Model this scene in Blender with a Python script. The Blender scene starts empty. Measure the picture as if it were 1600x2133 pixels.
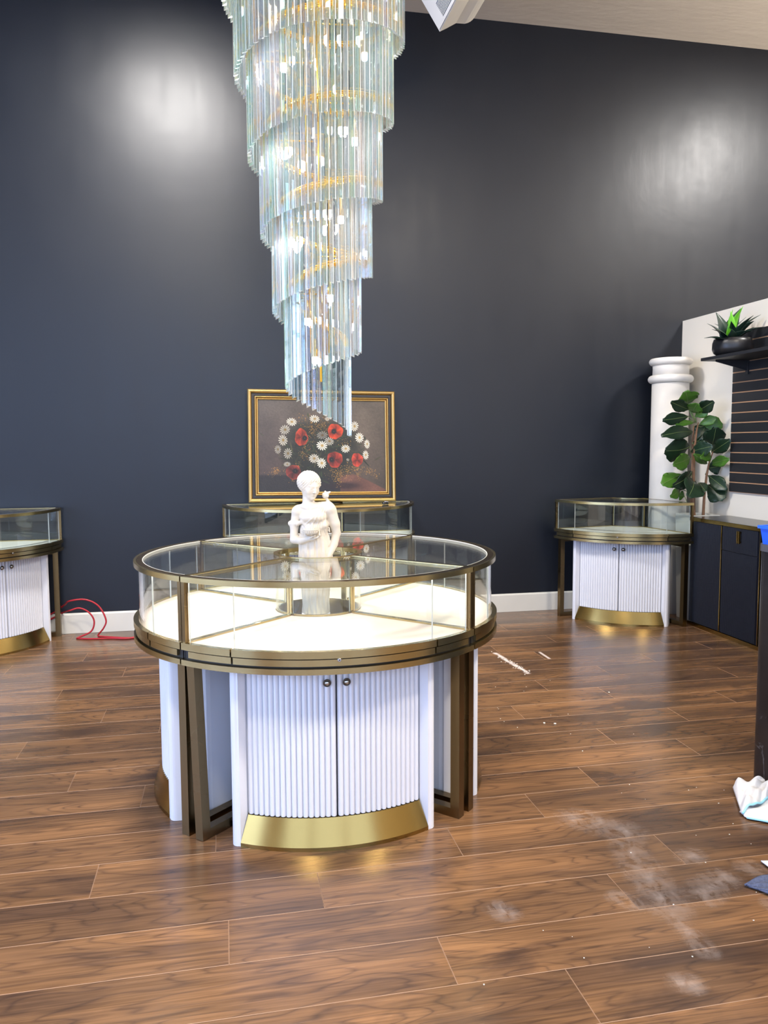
import bpy, bmesh, math, random
import numpy as np
from mathutils import Vector, Matrix
random.seed(7); np.random.seed(7)
SC = bpy.context.scene
COL = SC.collection
R = math.radians
PI = math.pi

# ------------------------------------------------------------ camera
CAM_F, CAM_PITCH, CAM_YAW, CAM_ROLL, CAM_H = 1643.72, 0.0857, 0.2004, -0.0051, 1.4008
def make_camera():
    c, s = math.cos(CAM_YAW), math.sin(CAM_YAW)
    fw = Vector((s, c, 0)); rt = Vector((c, -s, 0)); up = Vector((0, 0, 1))
    cp, sp = math.cos(CAM_PITCH), math.sin(CAM_PITCH)
    f2 = fw*cp - up*sp; u2 = up*cp + fw*sp
    cr, sr = math.cos(CAM_ROLL), math.sin(CAM_ROLL)
    r3 = rt*cr + u2*sr; u3 = -rt*sr + u2*cr
    cam = bpy.data.cameras.new('camera')
    cam.sensor_fit = 'HORIZONTAL'; cam.sensor_width = 36.0
    cam.lens = 36.0*CAM_F/1600.0
    cam.clip_start = 0.05; cam.clip_end = 100
    o = bpy.data.objects.new('camera', cam)
    m = Matrix(((r3.x, u3.x, -f2.x, 0), (r3.y, u3.y, -f2.y, 0), (r3.z, u3.z, -f2.z, CAM_H), (0, 0, 0, 1)))
    o.matrix_world = m
    COL.objects.link(o); SC.camera = o
make_camera()

# ------------------------------------------------------------ world, lights, exposure
W = bpy.data.worlds.new('world'); SC.world = W; W.use_nodes = True
W.node_tree.nodes['Background'].inputs[0].default_value = (0.62, 0.74, 1.0, 1)
W.node_tree.nodes['Background'].inputs[1].default_value = 2.0
SC.view_settings.view_transform = 'Standard'
SC.view_settings.look = 'None'
SC.view_settings.gamma = 1.0
SC.view_settings.use_curve_mapping = False
SC.view_settings.exposure = -0.20
cy = SC.cycles
cy.use_denoising = True
try: cy.denoiser = 'OPENIMAGEDENOISE'
except Exception: pass
cy.max_bounces = 12; cy.diffuse_bounces = 4; cy.glossy_bounces = 5
cy.transmission_bounces = 10; cy.transparent_max_bounces = 24
cy.caustics_reflective = False; cy.caustics_refractive = False
cy.sample_clamp_indirect = 6.0; cy.sample_clamp_direct = 0.0
cy.blur_glossy = 0.3

def area_light(name, loc, rot, sx, sy, power, col, spread=180):
    l = bpy.data.lights.new(name, 'AREA'); l.shape = 'RECTANGLE'
    l.size = sx; l.size_y = sy; l.energy = power; l.color = col; l.spread = R(spread)
    o = bpy.data.objects.new(name, l); o.location = loc; o.rotation_euler = rot
    COL.objects.link(o); return o
CEIL = 4.698
XL, YF, YB, XR = -4.6, -3.4, 6.175, 9.0        # room limits
PX, PZ = 3.853, 2.43                           # white partition block: its left face and its top
# daylight through the shop-front windows in the left wall and in the wall behind the camera
area_light('window_daylight', (XL-0.35, 0.9, 1.95), (0, R(-90), 0), 3.0, 6.4, 560, (0.42, 0.58, 1.0))
area_light('window_daylight', (0.1, YF-0.35, 2.35), (R(90), 0, 0), 7.0, 3.9, 300, (0.52, 0.66, 1.0))
CEILING_LIGHTS = [(-0.365, 4.3), (5.38, 3.9), (-0.365, 0.6), (2.6, 0.6), (5.6, 0.6)]
CEILING_POWER = [250, 290, 150, 230, 80]

# ------------------------------------------------------------ helpers
def srgb(r, g, b):
    f = lambda c: ((c/255.0)/12.92 if c/255.0 <= 0.04045 else ((c/255.0+0.055)/1.055)**2.4)
    return (f(r), f(g), f(b), 1)

class MB:
    """collects verts / faces / material indices"""
    def __init__(s): s.v = []; s.f = []; s.m = []; s.sm = []
    def add(s, vs, fs, mi=0, smooth=False):
        b = len(s.v); s.v += [tuple(v) for v in vs]
        s.f += [tuple(i+b for i in f) for f in fs]; s.m += [mi]*len(fs); s.sm += [smooth]*len(fs)
        return s
    def box(s, x0, x1, y0, y1, z0, z1, mi=0):
        v = [(x0,y0,z0),(x1,y0,z0),(x1,y1,z0),(x0,y1,z0),(x0,y0,z1),(x1,y0,z1),(x1,y1,z1),(x0,y1,z1)]
        return s.add(v, [(3,2,1,0),(4,5,6,7),(0,1,5,4),(1,2,6,5),(2,3,7,6),(3,0,4,7)], mi)
    def bbox(s, x0, x1, y0, y1, z0, z1, c, mi=0):
        """box with chamfered edges (rounded feel)"""
        xs = (x0, x0+c, x1-c, x1); ys = (y0, y0+c, y1-c, y1); zs = (z0, z0+c, z1-c, z1)
        bm = bmesh.new(); bmesh.ops.create_cube(bm, size=1)
        for v in bm.verts:
            v.co = Vector(((x0+x1)/2+v.co.x*(x1-x0), (y0+y1)/2+v.co.y*(y1-y0), (z0+z1)/2+v.co.z*(z1-z0)))
        bmesh.ops.bevel(bm, geom=list(bm.edges), offset=c, segments=2, profile=0.6, affect='EDGES')
        s.from_bm(bm, mi); return s
    def from_bm(s, bm, mi=0, smooth=False):
        bm.verts.index_update()
        s.add([v.co[:] for v in bm.verts], [[v.index for v in f.verts] for f in bm.faces], mi, smooth); bm.free()
    def prism(s, poly, z0, z1, mi=0):
        n = len(poly)
        v = [(p[0], p[1], z0) for p in poly]+[(p[0], p[1], z1) for p in poly]
        f = [tuple(range(n))[::-1], tuple(range(n, 2*n))]+[(i, (i+1) % n, n+(i+1) % n, n+i) for i in range(n)]
        return s.add(v, f, mi)
    def sector(s, r0, r1, z0, z1, a0, a1, n=12, mi=0, end_mi=None, bot_mi=None):
        """solid piece of a ring; angles in degrees measured from the middle direction -Y"""
        em = mi if end_mi is None else end_mi
        prof = [(r0, z0), (r1, z0), (r1, z1), (r0, z1)]; ends = []
        for e in range(4):
            (ra, za), (rb, zb) = prof[e], prof[(e+1) % 4]; b = len(s.v)
            for i in range(n+1):
                a = R(-90+a0+(a1-a0)*i/n); c, sn = math.cos(a), math.sin(a)
                s.v += [(ra*c, ra*sn, za), (rb*c, rb*sn, zb)]
            for i in range(n):
                k = b+2*i; s.f.append((k, k+2, k+3, k+1)); s.m.append(bot_mi if (e == 0 and bot_mi is not None) else mi); s.sm.append(e in (1, 3))
        for a, flip in ((a0, False), (a1, True)):
            b = len(s.v); c, sn = math.cos(R(-90+a)), math.sin(R(-90+a))
            s.v += [(r*c, r*sn, z) for r, z in prof]
            s.f.append((b+3, b+2, b+1, b) if flip else (b, b+1, b+2, b+3)); s.m.append(em); s.sm.append(False)
        return s
    def tube(s, pts, r, n=8, mi=0, closed=False, cap=True):
        pts = [Vector(p) for p in pts]; rings = []; m = len(pts)
        up = Vector((0, 0, 1)); prev = None
        b = len(s.v)
        for i, p in enumerate(pts):
            t = (pts[(i+1) % m if closed else min(i+1, m-1)]-pts[(i-1) % m if closed else max(i-1, 0)])
            if t.length < 1e-9: t = Vector((0, 0, 1))
            t.normalize()
            if prev is None:
                a = t.orthogonal().normalized()
            else:
                a = (prev-t*prev.dot(t))
                a = a.normalized() if a.length > 1e-6 else t.orthogonal().normalized()
            prev = a; bb = t.cross(a); rr = r[i] if isinstance(r, (list, tuple)) else r
            for k in range(n):
                an = 2*PI*k/n
                s.v.append(tuple(p+a*math.cos(an)*rr+bb*math.sin(an)*rr))
        seg = m if closed else m-1
        for i in range(seg):
            for k in range(n):
                i2 = (i+1) % m
                s.f.append((b+i*n+k, b+i*n+(k+1) % n, b+i2*n+(k+1) % n, b+i2*n+k)); s.m.append(mi); s.sm.append(True)
        if cap and not closed:
            s.f.append(tuple(b+k for k in range(n))[::-1]); s.f.append(tuple(b+(m-1)*n+k for k in range(n)))
            s.m += [mi]*2; s.sm += [False]*2
        return s
    def lathe(s, prof, n=24, mi=0, c=(0, 0), axis='Z', smooth=True):
        b = len(s.v); m = len(prof)
        for r, z in prof:
            for k in range(n):
                a = 2*PI*k/n; s.v.append((c[0]+r*math.cos(a), c[1]+r*math.sin(a), z))
        for i in range(m-1):
            for k in range(n):
                s.f.append((b+i*n+k, b+i*n+(k+1) % n, b+(i+1)*n+(k+1) % n, b+(i+1)*n+k)); s.m.append(mi); s.sm.append(smooth)
        s.f.append(tuple(b+k for k in range(n))[::-1]); s.f.append(tuple(b+(m-1)*n+k for k in range(n)))
        s.m += [mi]*2; s.sm += [False]*2
        return s
    def xform(s, M, start=0):
        for i in range(start, len(s.v)): s.v[i] = tuple(M @ Vector(s.v[i]))
        return s
    def mesh(s, name, mats):
        me = bpy.data.meshes.new(name); me.from_pydata(s.v, [], s.f)
        for m in (mats if isinstance(mats, (list, tuple)) else [mats]): me.materials.append(m)
        me.polygons.foreach_set('material_index', s.m); me.polygons.foreach_set('use_smooth', s.sm)
        me.update(); return me
    def build(s, name, mats, parent=None, loc=None, rot=None):
        return link(name, s.mesh(name, mats), parent, loc, rot)

def link(name, me, parent=None, loc=None, rot=None):
    o = bpy.data.objects.new(name, me); COL.objects.link(o)
    if parent is not None: o.parent = parent
    if loc is not None: o.location = loc
    if rot is not None: o.rotation_euler = rot
    return o
def tag(o, label, cat, group=None):
    o['label'] = label; o['category'] = cat
    if group: o['group'] = group
    return o
def thing(name, label, cat, loc=(0, 0, 0), rz=0.0, group=None):
    o = bpy.data.objects.new(name, None); COL.objects.link(o); o.empty_display_size = 0.1
    o.location = loc; o.rotation_euler = (0, 0, rz)
    return tag(o, label, cat, group)
def structure(o):
    o['kind'] = 'structure'; return o
def copy_tree(o, parent=None):
    c = o.copy(); COL.objects.link(c)
    if parent is not None: c.parent = parent
    for ch in list(o.children): copy_tree(ch, c)
    return c

# ------------------------------------------------------------ materials
def mat(name, base=(.5, .5, .5, 1), rough=.5, metal=0.0, spec=0.5, **kw):
    m = bpy.data.materials.new(name); m.use_nodes = True
    p = m.node_tree.nodes['Principled BSDF']
    p.inputs['Base Color'].default_value = base; p.inputs['Roughness'].default_value = rough
    p.inputs['Metallic'].default_value = metal; p.inputs['Specular IOR Level'].default_value = spec
    for k, v in kw.items(): p.inputs[k.replace('_', ' ')].default_value = v
    return m
class NT:
    def __init__(s, m): s.t = m.node_tree; s.p = s.t.nodes.get('Principled BSDF')
    def n(s, typ, **kw):
        x = s.t.nodes.new(typ)
        for k, v in kw.items():
            if k.startswith('i_'):
                x.inputs[k[2:].replace('_', ' ')].default_value = v
            else: setattr(x, k, v)
        return x
    def l(s, a, b): s.t.links.new(a, b)
    def math(s, op, a, b=None, c=None, clamp=False):
        x = s.t.nodes.new('ShaderNodeMath'); x.operation = op; x.use_clamp = clamp
        for i, v in enumerate((a, b, c)):
            if v is None: continue
            if isinstance(v, (int, float)): x.inputs[i].default_value = v
            else: s.l(v, x.inputs[i])
        return x.outputs[0]
    def ramp(s, fac, stops, interp='LINEAR'):
        x = s.t.nodes.new('ShaderNodeValToRGB'); cr = x.color_ramp; cr.interpolation = interp
        while len(cr.elements) < len(stops): cr.elements.new(0.5)
        for e, (p, c) in zip(cr.elements, stops): e.position = p; e.color = c
        s.l(fac, x.inputs[0]); return x.outputs[0]
    def mix(s, fac, a, b, blend='MIX'):
        x = s.t.nodes.new('ShaderNodeMix'); x.data_type = 'RGBA'; x.blend_type = blend
        for i, v in ((0, fac), (6, a), (7, b)):
            if isinstance(v, (int, float)): x.inputs[i].default_value = v
            elif isinstance(v, tuple): x.inputs[i].default_value = v
            else: s.l(v, x.inputs[i])
        return x.outputs[2]
    def mapping(s, src, scale=(1, 1, 1), loc=(0, 0, 0)):
        x = s.t.nodes.new('ShaderNodeMapping'); x.inputs['Scale'].default_value = scale; x.inputs['Location'].default_value = loc
        s.l(src, x.inputs[0]); return x.outputs[0]
    def bump(s, h, strength, dist=0.01):
        x = s.t.nodes.new('ShaderNodeBump'); x.inputs['Strength'].default_value = strength; x.inputs['Distance'].default_value = dist
        s.l(h, x.inputs['Height']); s.l(x.outputs[0], s.p.inputs['Normal'])

def m_wall_dark():
    m = mat('wall_paint', srgb(21, 26, 35), 0.42, spec=0.45); t = NT(m)
    g = t.n('ShaderNodeNewGeometry'); 
    n1 = t.n('ShaderNodeTexNoise', i_Scale=1.1, i_Detail=6.0); t.l(g.outputs['Position'], n1.inputs['Vector'])
    mv = t.mapping(g.outputs['Position'], (9, 9, 1.2))
    n2 = t.n('ShaderNodeTexNoise', i_Scale=1.0, i_Detail=4.0); t.l(mv, n2.inputs['Vector'])
    n3 = t.n('ShaderNodeTexNoise', i_Scale=3.0, i_Detail=8.0, i_Roughness=0.7); t.l(g.outputs['Position'], n3.inputs['Vector'])
    r = t.math('MULTIPLY_ADD', n2.outputs[0], 0.10, 0.28)
    r = t.math('MULTIPLY_ADD', n3.outputs[0], 0.10, r)
    t.l(r, t.p.inputs['Roughness'])
    pit = t.math('GREATER_THAN', n3.outputs[0], 0.69)
    h = t.math('MULTIPLY_ADD', n1.outputs[0], 1.0, t.math('MULTIPLY', pit, -0.06))
    h = t.math('MULTIPLY_ADD', n2.outputs[0], 0.10, h)
    t.bump(h, 0.22, 0.03)
    return m
def m_ceiling():
    m = mat('ceiling_paint', srgb(178, 170, 162), 0.75); t = NT(m)
    g = t.n('ShaderNodeNewGeometry'); mv = t.mapping(g.outputs['Position'], (4, 12, 8))
    n1 = t.n('ShaderNodeTexNoise', i_Scale=1.0, i_Detail=6.0); t.l(mv, n1.inputs['Vector'])
    t.bump(n1.outputs[0], 0.35, 0.02); return m
def m_white_wall():
    m = mat('partition_paint', srgb(248, 240, 224), 0.6); t = NT(m)
    g = t.n('ShaderNodeNewGeometry')
    n1 = t.n('ShaderNodeTexNoise', i_Scale=30.0, i_Detail=4.0); t.l(g.outputs['Position'], n1.inputs['Vector'])
    t.bump(n1.outputs[0], 0.05, 0.01); return m
def m_wood(name='plank_wood', per_object=True):
    m = mat(name, rough=0.33, spec=0.55); t = NT(m)
    tc = t.n('ShaderNodeTexCoord'); oi = t.n('ShaderNodeObjectInfo'); g = t.n('ShaderNodeNewGeometry')
    if per_object:
        off = t.n('ShaderNodeCombineXYZ')
        t.l(t.math('MULTIPLY', oi.outputs['Random'], 37.0), off.inputs[0]); t.l(t.math('MULTIPLY', oi.outputs['Random'], 91.0), off.inputs[2])
        add = t.n('ShaderNodeVectorMath', operation='ADD'); t.l(tc.outputs['Object'], add.inputs[0]); t.l(off.outputs[0], add.inputs[1])
        src = add.outputs[0]
    else: src = g.outputs['Position']
    m1 = t.mapping(src, (1.15, 7.0, 1))
    base = t.n('ShaderNodeTexNoise', i_Scale=1.0, i_Detail=2.5, i_Roughness=0.45, i_Distortion=0.35); t.l(m1, base.inputs['Vector'])
    # cathedral grain: contour lines of a stretched field
    ring = t.math('FRACT', t.math('MULTIPLY', base.outputs[0], 17.0))
    ring = t.math('ABSOLUTE', t.math('SUBTRACT', ring, 0.5))          # 0..0.5
    line = t.ramp(ring, [(0.0, (1, 1, 1, 1)), (0.13, (.25, .25, .25, 1)), (0.30, (0, 0, 0, 1))])
    m2 = t.mapping(src, (3.0, 110.0, 1))
    fine = t.n('ShaderNodeTexNoise', i_Scale=1.0, i_Detail=3.0, i_Roughness=0.6); t.l(m2, fine.inputs['Vector'])
    m3 = t.mapping(src, (1.9, 6.5, 1), (5, 3, 0))
    blot = t.n('ShaderNodeTexNoise', i_Scale=1.0, i_Detail=4.0, i_Roughness=0.55, i_Distortion=0.6); t.l(m3, blot.inputs['Vector'])
    c = t.ramp(base.outputs[0], [(0.30, srgb(88, 65, 48)), (0.5, srgb(113, 83, 57)), (0.72, srgb(140, 102, 68))])
    dark = t.ramp(blot.outputs[0], [(0.50, (0, 0, 0, 1)), (0.62, (.55, .55, .55, 1)), (0.74, (1, 1, 1, 1))])
    c = t.mix(t.math('MULTIPLY', dark, 0.80), c, srgb(52, 40, 37))
    lm = t.math('MULTIPLY', line, t.math('MULTIPLY_ADD', dark, 0.30, 0.50))
    c = t.mix(lm, c, srgb(60, 45, 38))
    ff = t.ramp(fine.outputs[0], [(0.35, (.74, .74, .74, 1)), (0.62, (1.12, 1.12, 1.12, 1))])
    c = t.mix(1.0, c, ff, 'MULTIPLY')
    if per_object:
        v = t.math('MULTIPLY_ADD', oi.outputs['Random'], 0.20, 0.91)
        cc = t.n('ShaderNodeCombineColor'); [t.l(v, cc.inputs[i]) for i in range(3)]
        c = t.mix(1.0, c, cc.outputs[0], 'MULTIPLY')
    # plaster dust scuffs lying over the planks along a walked line (world position)
    P = g.outputs['Position']
    sx = t.n('ShaderNodeSeparateXYZ'); t.l(P, sx.inputs[0])
    def blob(x0, y0, x1, y1, w):
        dx, dy = x1-x0, y1-y0; L2 = dx*dx+dy*dy
        px = t.math('SUBTRACT', sx.outputs[0], x0); py = t.math('SUBTRACT', sx.outputs[1], y0)
        u = t.math('DIVIDE', t.math('ADD', t.math('MULTIPLY', px, dx), t.math('MULTIPLY', py, dy)), L2, clamp=True)
        ex = t.math('SUBTRACT', px, t.math('MULTIPLY', u, dx)); ey = t.math('SUBTRACT', py, t.math('MULTIPLY', u, dy))
        d = t.math('SQRT', t.math('ADD', t.math('MULTIPLY', ex, ex), t.math('MULTIPLY', ey, ey)))
        return t.math('SUBTRACT', 1.0, t.math('DIVIDE', d, w), clamp=True)
    s = blob(1.27, 2.65, 1.39, 2.52, 0.10)
    for a in ((1.38, 2.50, 1.33, 2.34, .08), (1.33, 2.30, 1.29, 2.06, .09), (1.28, 2.02, 1.28, 1.85, .045), (1.42, 2.10, 1.55, 2.17, .08), (1.67, 2.20, 1.68, 2.21, .06), (1.52, 2.31, 1.54, 2.32, .06), (1.17, 2.14, 1.20, 2.10, .05), (.79, 2.16, .80, 2.14, .06), (1.14, 1.75, 1.16, 1.74, .05), (1.62, 2.0, 1.66, 1.98, .06)):
        s = t.math('MAXIMUM', s, blob(*a))
    md = t.mapping(P, (24, 15, 1)); nd = t.n('ShaderNodeTexNoise', i_Scale=1.0, i_Detail=7.0, i_Roughness=0.62, i_Distortion=0.5); t.l(md, nd.inputs['Vector'])
    dm = t.ramp(nd.outputs[0], [(0.36, (0, 0, 0, 1)), (0.80, (1, 1, 1, 1))])
    dust = t.math('MULTIPLY', t.math('MULTIPLY', s, dm), 0.50)
    # white streak beside the island
    s2 = t.math('MULTIPLY', t.math('MAXIMUM', blob(1.76, 4.94, 1.80, 4.46, 0.022), blob(2.06, 4.9, 2.06, 4.74, .012)), t.ramp(nd.outputs[0], [(0.40, (0, 0, 0, 1)), (0.50, (1, 1, 1, 1))]))
    dust = t.math('MAXIMUM', dust, t.math('MULTIPLY', s2, 1.6), clamp=True)
    c = t.mix(dust, c, srgb(205, 192, 186))
    t.l(c, t.p.inputs['Base Color'])
    rr = t.math('MULTIPLY_ADD', fine.outputs[0], 0.12, 0.19); rr = t.math('MULTIPLY_ADD', dust, 0.4, rr)
    t.l(rr, t.p.inputs['Roughness'])
    t.bump(t.math('MULTIPLY_ADD', line, -0.5, fine.outputs[0]), 0.10, 0.002)
    return m
def m_brass(name, base, rough=0.26, stripes=1.0):
    m = mat(name, base, rough, 1.0); t = NT(m)
    tc = t.n('ShaderNodeTexCoord')
    n1 = t.n('ShaderNodeTexNoise', i_Scale=5.0, i_Detail=2.0); t.l(tc.outputs['Object'], n1.inputs['Vector'])
    t.l(t.math('MULTIPLY_ADD', n1.outputs[0], 0.08, rough-0.04), t.p.inputs['Roughness'])
    return m
def m_thin_glass(name='display_glass', tint=(0.975, 0.99, 0.982, 1), ior=1.52, boost=1.0):
    m = bpy.data.materials.new(name); m.use_nodes = True; nt = m.node_tree; nt.nodes.clear(); t = NT(m)
    o = t.n('ShaderNodeOutputMaterial'); tr = t.n('ShaderNodeBsdfTransparent'); tr.inputs[0].default_value = tint
    gl = t.n('ShaderNodeBsdfGlossy'); gl.inputs['Roughness'].default_value = 0.0; gl.inputs['Color'].default_value = (1, 1, 1, 1)
    # Schlick reflectance from |N.V| so both faces of a thin pane behave alike
    ge = t.n('ShaderNodeNewGeometry'); dp = t.n('ShaderNodeVectorMath', operation='DOT_PRODUCT')
    t.l(ge.outputs['Normal'], dp.inputs[0]); t.l(ge.outputs['Incoming'], dp.inputs[1])
    cth = t.math('ABSOLUTE', dp.outputs['Value']); f0 = ((ior-1)/(ior+1))**2
    fr = t.math('MULTIPLY_ADD', t.math('POWER', t.math('SUBTRACT', 1.0, cth), 5.0), 1-f0, f0)
    mx = t.n('ShaderNodeMixShader'); t.l(t.math('MULTIPLY', fr, boost, clamp=True), mx.inputs[0])
    t.l(tr.outputs[0], mx.inputs[1]); t.l(gl.outputs[0], mx.inputs[2]); t.l(mx.outputs[0], o.inputs[0])
    return m
def m_emit(name, col, power):
    m = bpy.data.materials.new(name); m.use_nodes = True; nt = m.node_tree; nt.nodes.clear(); t = NT(m)
    o = t.n('ShaderNodeOutputMaterial'); e = t.n('ShaderNodeEmission'); e.inputs[0].default_value = col; e.inputs[1].default_value = power
    t.l(e.outputs[0], o.inputs[0]); return m
def m_marble():
    m = mat('black_marble', srgb(30, 30, 33), 0.25); t = NT(m)
    g = t.n('ShaderNodeNewGeometry'); mp = t.mapping(g.outputs['Position'], (1.2, 1.2, 0.8))
    n = t.n('ShaderNodeTexNoise', i_Scale=2.2, i_Detail=9.0, i_Roughness=0.62, i_Distortion=1.4); t.l(mp, n.inputs['Vector'])
    v = t.math('ABSOLUTE', t.math('SUBTRACT', n.outputs[0], 0.5))
    vein = t.ramp(v, [(0.0, (.8, .8, .8, 1)), (0.005, (.3, .3, .3, 1)), (0.012, (0, 0, 0, 1))])
    n2 = t.n('ShaderNodeTexNoise', i_Scale=3.0, i_Detail=3.0); t.l(g.outputs['Position'], n2.inputs['Vector'])
    k = t.math('MULTIPLY', vein, t.ramp(n2.outputs[0], [(0.45, (0, 0, 0, 1)), (0.62, (1, 1, 1, 1))]))
    n3 = t.n('ShaderNodeTexNoise', i_Scale=9.0, i_Detail=6.0); t.l(g.outputs['Position'], n3.inputs['Vector'])
    c = t.mix(n3.outputs[0], srgb(14, 14, 16), srgb(38, 38, 42))
    t.l(t.mix(k, c, srgb(130, 130, 132)), t.p.inputs['Base Color']); return m
def m_leaf(name, c1, c2):
    m = mat(name, c1, 0.38, spec=0.5); t = NT(m)
    tc = t.n('ShaderNodeTexCoord'); n = t.n('ShaderNodeTexNoise', i_Scale=14.0, i_Detail=3.0); t.l(tc.outputs['Object'], n.inputs['Vector'])
    t.l(t.mix(n.outputs[0], c1, c2), t.p.inputs['Base Color']); return m
def m_noise(name, c1, c2, scale=20, rough=.6, bump=0.0, metal=0.0, spec=0.5):
    m = mat(name, c1, rough, metal, spec); t = NT(m)
    tc = t.n('ShaderNodeTexCoord'); n = t.n('ShaderNodeTexNoise', i_Scale=float(scale), i_Detail=4.0); t.l(tc.outputs['Object'], n.inputs['Vector'])
    t.l(t.mix(n.outputs[0], c1, c2), t.p.inputs['Base Color'])
    if bump: t.bump(n.outputs[0], bump, 0.004)
    return m
M = {}
M['wall'] = m_wall_dark(); M['ceiling'] = m_ceiling(); M['pwhite'] = m_white_wall()
M['wood'] = m_wood(); M['wood_slab'] = mat('underfloor', srgb(168, 122, 88), 0.6)
M['seam'] = mat('plank_bevel', srgb(166, 132, 104), 0.5)
M['trim'] = m_noise('trim_paint', srgb(226, 224, 214), srgb(216, 214, 204), 6, 0.45)
M['brass'] = m_brass('brushed_brass', srgb(184, 166, 118), 0.25)
M['brass_dark'] = m_brass('antique_brass', srgb(122, 102, 70), 0.28)
M['gold'] = m_brass('gold_brass', srgb(160, 134, 78), 0.22)
M['glass'] = m_thin_glass(); M['glass_edge'] = mat('glass_edge', srgb(226, 232, 226), 0.2, Transmission_Weight=0.3)  # pale pane edges: the edge glow is put into the colour
M['glass_dark'] = m_thin_glass('tinted_rear_glass', (0.45, 0.5, 0.52, 1), 1.6, 1.3)
M['white'] = m_noise('white_lacquer', srgb(232, 233, 238), srgb(226, 228, 234), 3, 0.42, spec=0.4)
M['deck_lit'] = m_noise('deck_board_warm_lit', srgb(238, 224, 212), srgb(234, 218, 204), 5, 0.5)  # same board as the unlit deck; warm strip light put into the colour
M['deck'] = m_noise('deck_board_unlit', srgb(222, 226, 216), srgb(214, 220, 212), 5, 0.5)
M['tray'] = mat('tray_black', srgb(28, 24, 22), 0.6)
M['steel'] = mat('lock_steel', srgb(190, 190, 190), 0.25, 1.0)
M['knobdark'] = mat('knob_dark', srgb(84, 76, 66), 0.35, 1.0)
M['led'] = m_emit('led_strip_on', (1.0, 0.88, 0.79, 1), 33.0)
M['led_off'] = mat('led_strip_off', srgb(220, 214, 196), 0.4)
M['panel'] = m_emit('ceiling_panel_light', (1.0, 0.95, 0.88, 1), 12.0)

# ------------------------------------------------------------ setting
# floor: underlay slab and every plank a part
fl = MB().box(XL-.2, XR+.2, YF-.2, YB+.15, -0.12, -0.0025).build('floor', m_wood('floor_underlay_wood', False)); structure(fl)
PL, PW, Y0 = 1.211, 0.2042, 2.067
def plank_mesh(L, Wd, name='plank'):
    c = 0.0009; g = 0.0004; x0, x1, y0, y1 = g, L-g, g, Wd-g
    mb = MB()
    top = [(x0+c, y0+c, 0), (x1-c, y0+c, 0), (x1-c, y1-c, 0), (x0+c, y1-c, 0)]
    mid = [(x0, y0, -c*.8), (x1, y0, -c*.8), (x1, y1, -c*.8), (x0, y1, -c*.8)]
    bot = [(x0, y0, -.0025), (x1, y0, -.0025), (x1, y1, -.0025), (x0, y1, -.0025)]
    mb.add(top, [(0, 1, 2, 3)], 0)
    mb.add(top+mid, [(0, 4, 5, 1), (1, 5, 6, 2), (2, 6, 7, 3), (3, 7, 4, 0)], 1)
    mb.add(mid+bot, [(0, 4, 5, 1), (1, 5, 6, 2), (2, 6, 7, 3), (3, 7, 4, 0)], 1)
    return mb.mesh(name, [M['wood'], M['seam']])
PH = {-1: .866, 0: .568, 1: 1.197, 2: .272, 3: .773, 4: 1.156, 5: .269, 6: .865, 7: .561, 8: 1.069, 9: .27, 10: .873, 11: .573, 12: 1.07, 13: .276, 14: .815, 15: .581, 16: 1.07, 17: .284, 18: .86, 19: .57}
full_plank = plank_mesh(PL, PW)
for k in range(-7, 21):
    ya = Y0+PW*(k-1); yb = ya+PW
    if ya > YB-0.02: break
    wd = min(PW, YB-0.001-ya)
    ph = PH.get(k, [.1, .86, .5, 1.1][k % 4])
    xe = 3.9 if k > 2 else 3.0
    i = math.ceil(((XL+.01 if k > 0 else -2.9)-PL-ph)/PL)
    while ph+i*PL < xe:
        x = ph+i*PL
        x2 = x+PL; i += 1
        if x2 < XL+.05: continue
        if x < XL: link('plank', plank_mesh(x2-XL, wd), fl, (XL, ya, 0)); continue
        link('plank', full_plank if wd == PW else plank_mesh(PL, wd), fl, (x, ya, 0))

wb = MB().box(XL-.2, XR+.2, YB, YB+.15, 0, CEIL+.1).build('wall_back', M['wall']); structure(wb)
ce = MB().box(XL-.2, XR+.2, YF-.2, YB+.15, CEIL, CEIL+.12).build('ceiling', M['ceiling']); structure(ce)
# low partition block on the right, white
wr = MB().box(PX, XR, 0.6, YB, 0, PZ).build('wall_right', M['pwhite']); structure(wr)
we = MB().box(XR, XR+.15, YF, YB, 0, CEIL).build('wall_far_right', M['pwhite']); structure(we)
# left wall with shop-front openings
def wall_with_openings(name, along, const, lo, hi, ops, z0, z1, th):
    mb = MB(); segs = []; p = lo
    def bx(a, b, c, d):
        if along == 'y': mb.box(const-th, const, a, b, c, d)
        else: mb.box(a, b, const-th, const, c, d)
    for a, b in ops:
        bx(p, a, 0, CEIL); bx(a, b, 0, z0); bx(a, b, z1, CEIL); p = b
    bx(p, hi, 0, CEIL)
    return structure(mb.build(name, M['pwhite']))
LOP = [(-2.2, -0.2), (0.0, 2.0), (2.2, 4.2)]
FOP = [(-3.4, -1.2), (-1.0, 1.2), (1.4, 3.6)]
wall_with_openings('wall_left', 'y', XL, YF, YB, LOP, 0.35, 3.55, 0.15)
wall_with_openings('wall_front', 'x', YF, XL, XR, FOP, 0.35, 4.35, 0.15)
M['pane'] = m_thin_glass('window_glass', (0.95, 0.97, 0.98, 1))
M['frame_alu'] = mat('window_frame_metal', srgb(60, 60, 62), 0.4, 0.6)
wn = 0
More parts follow.
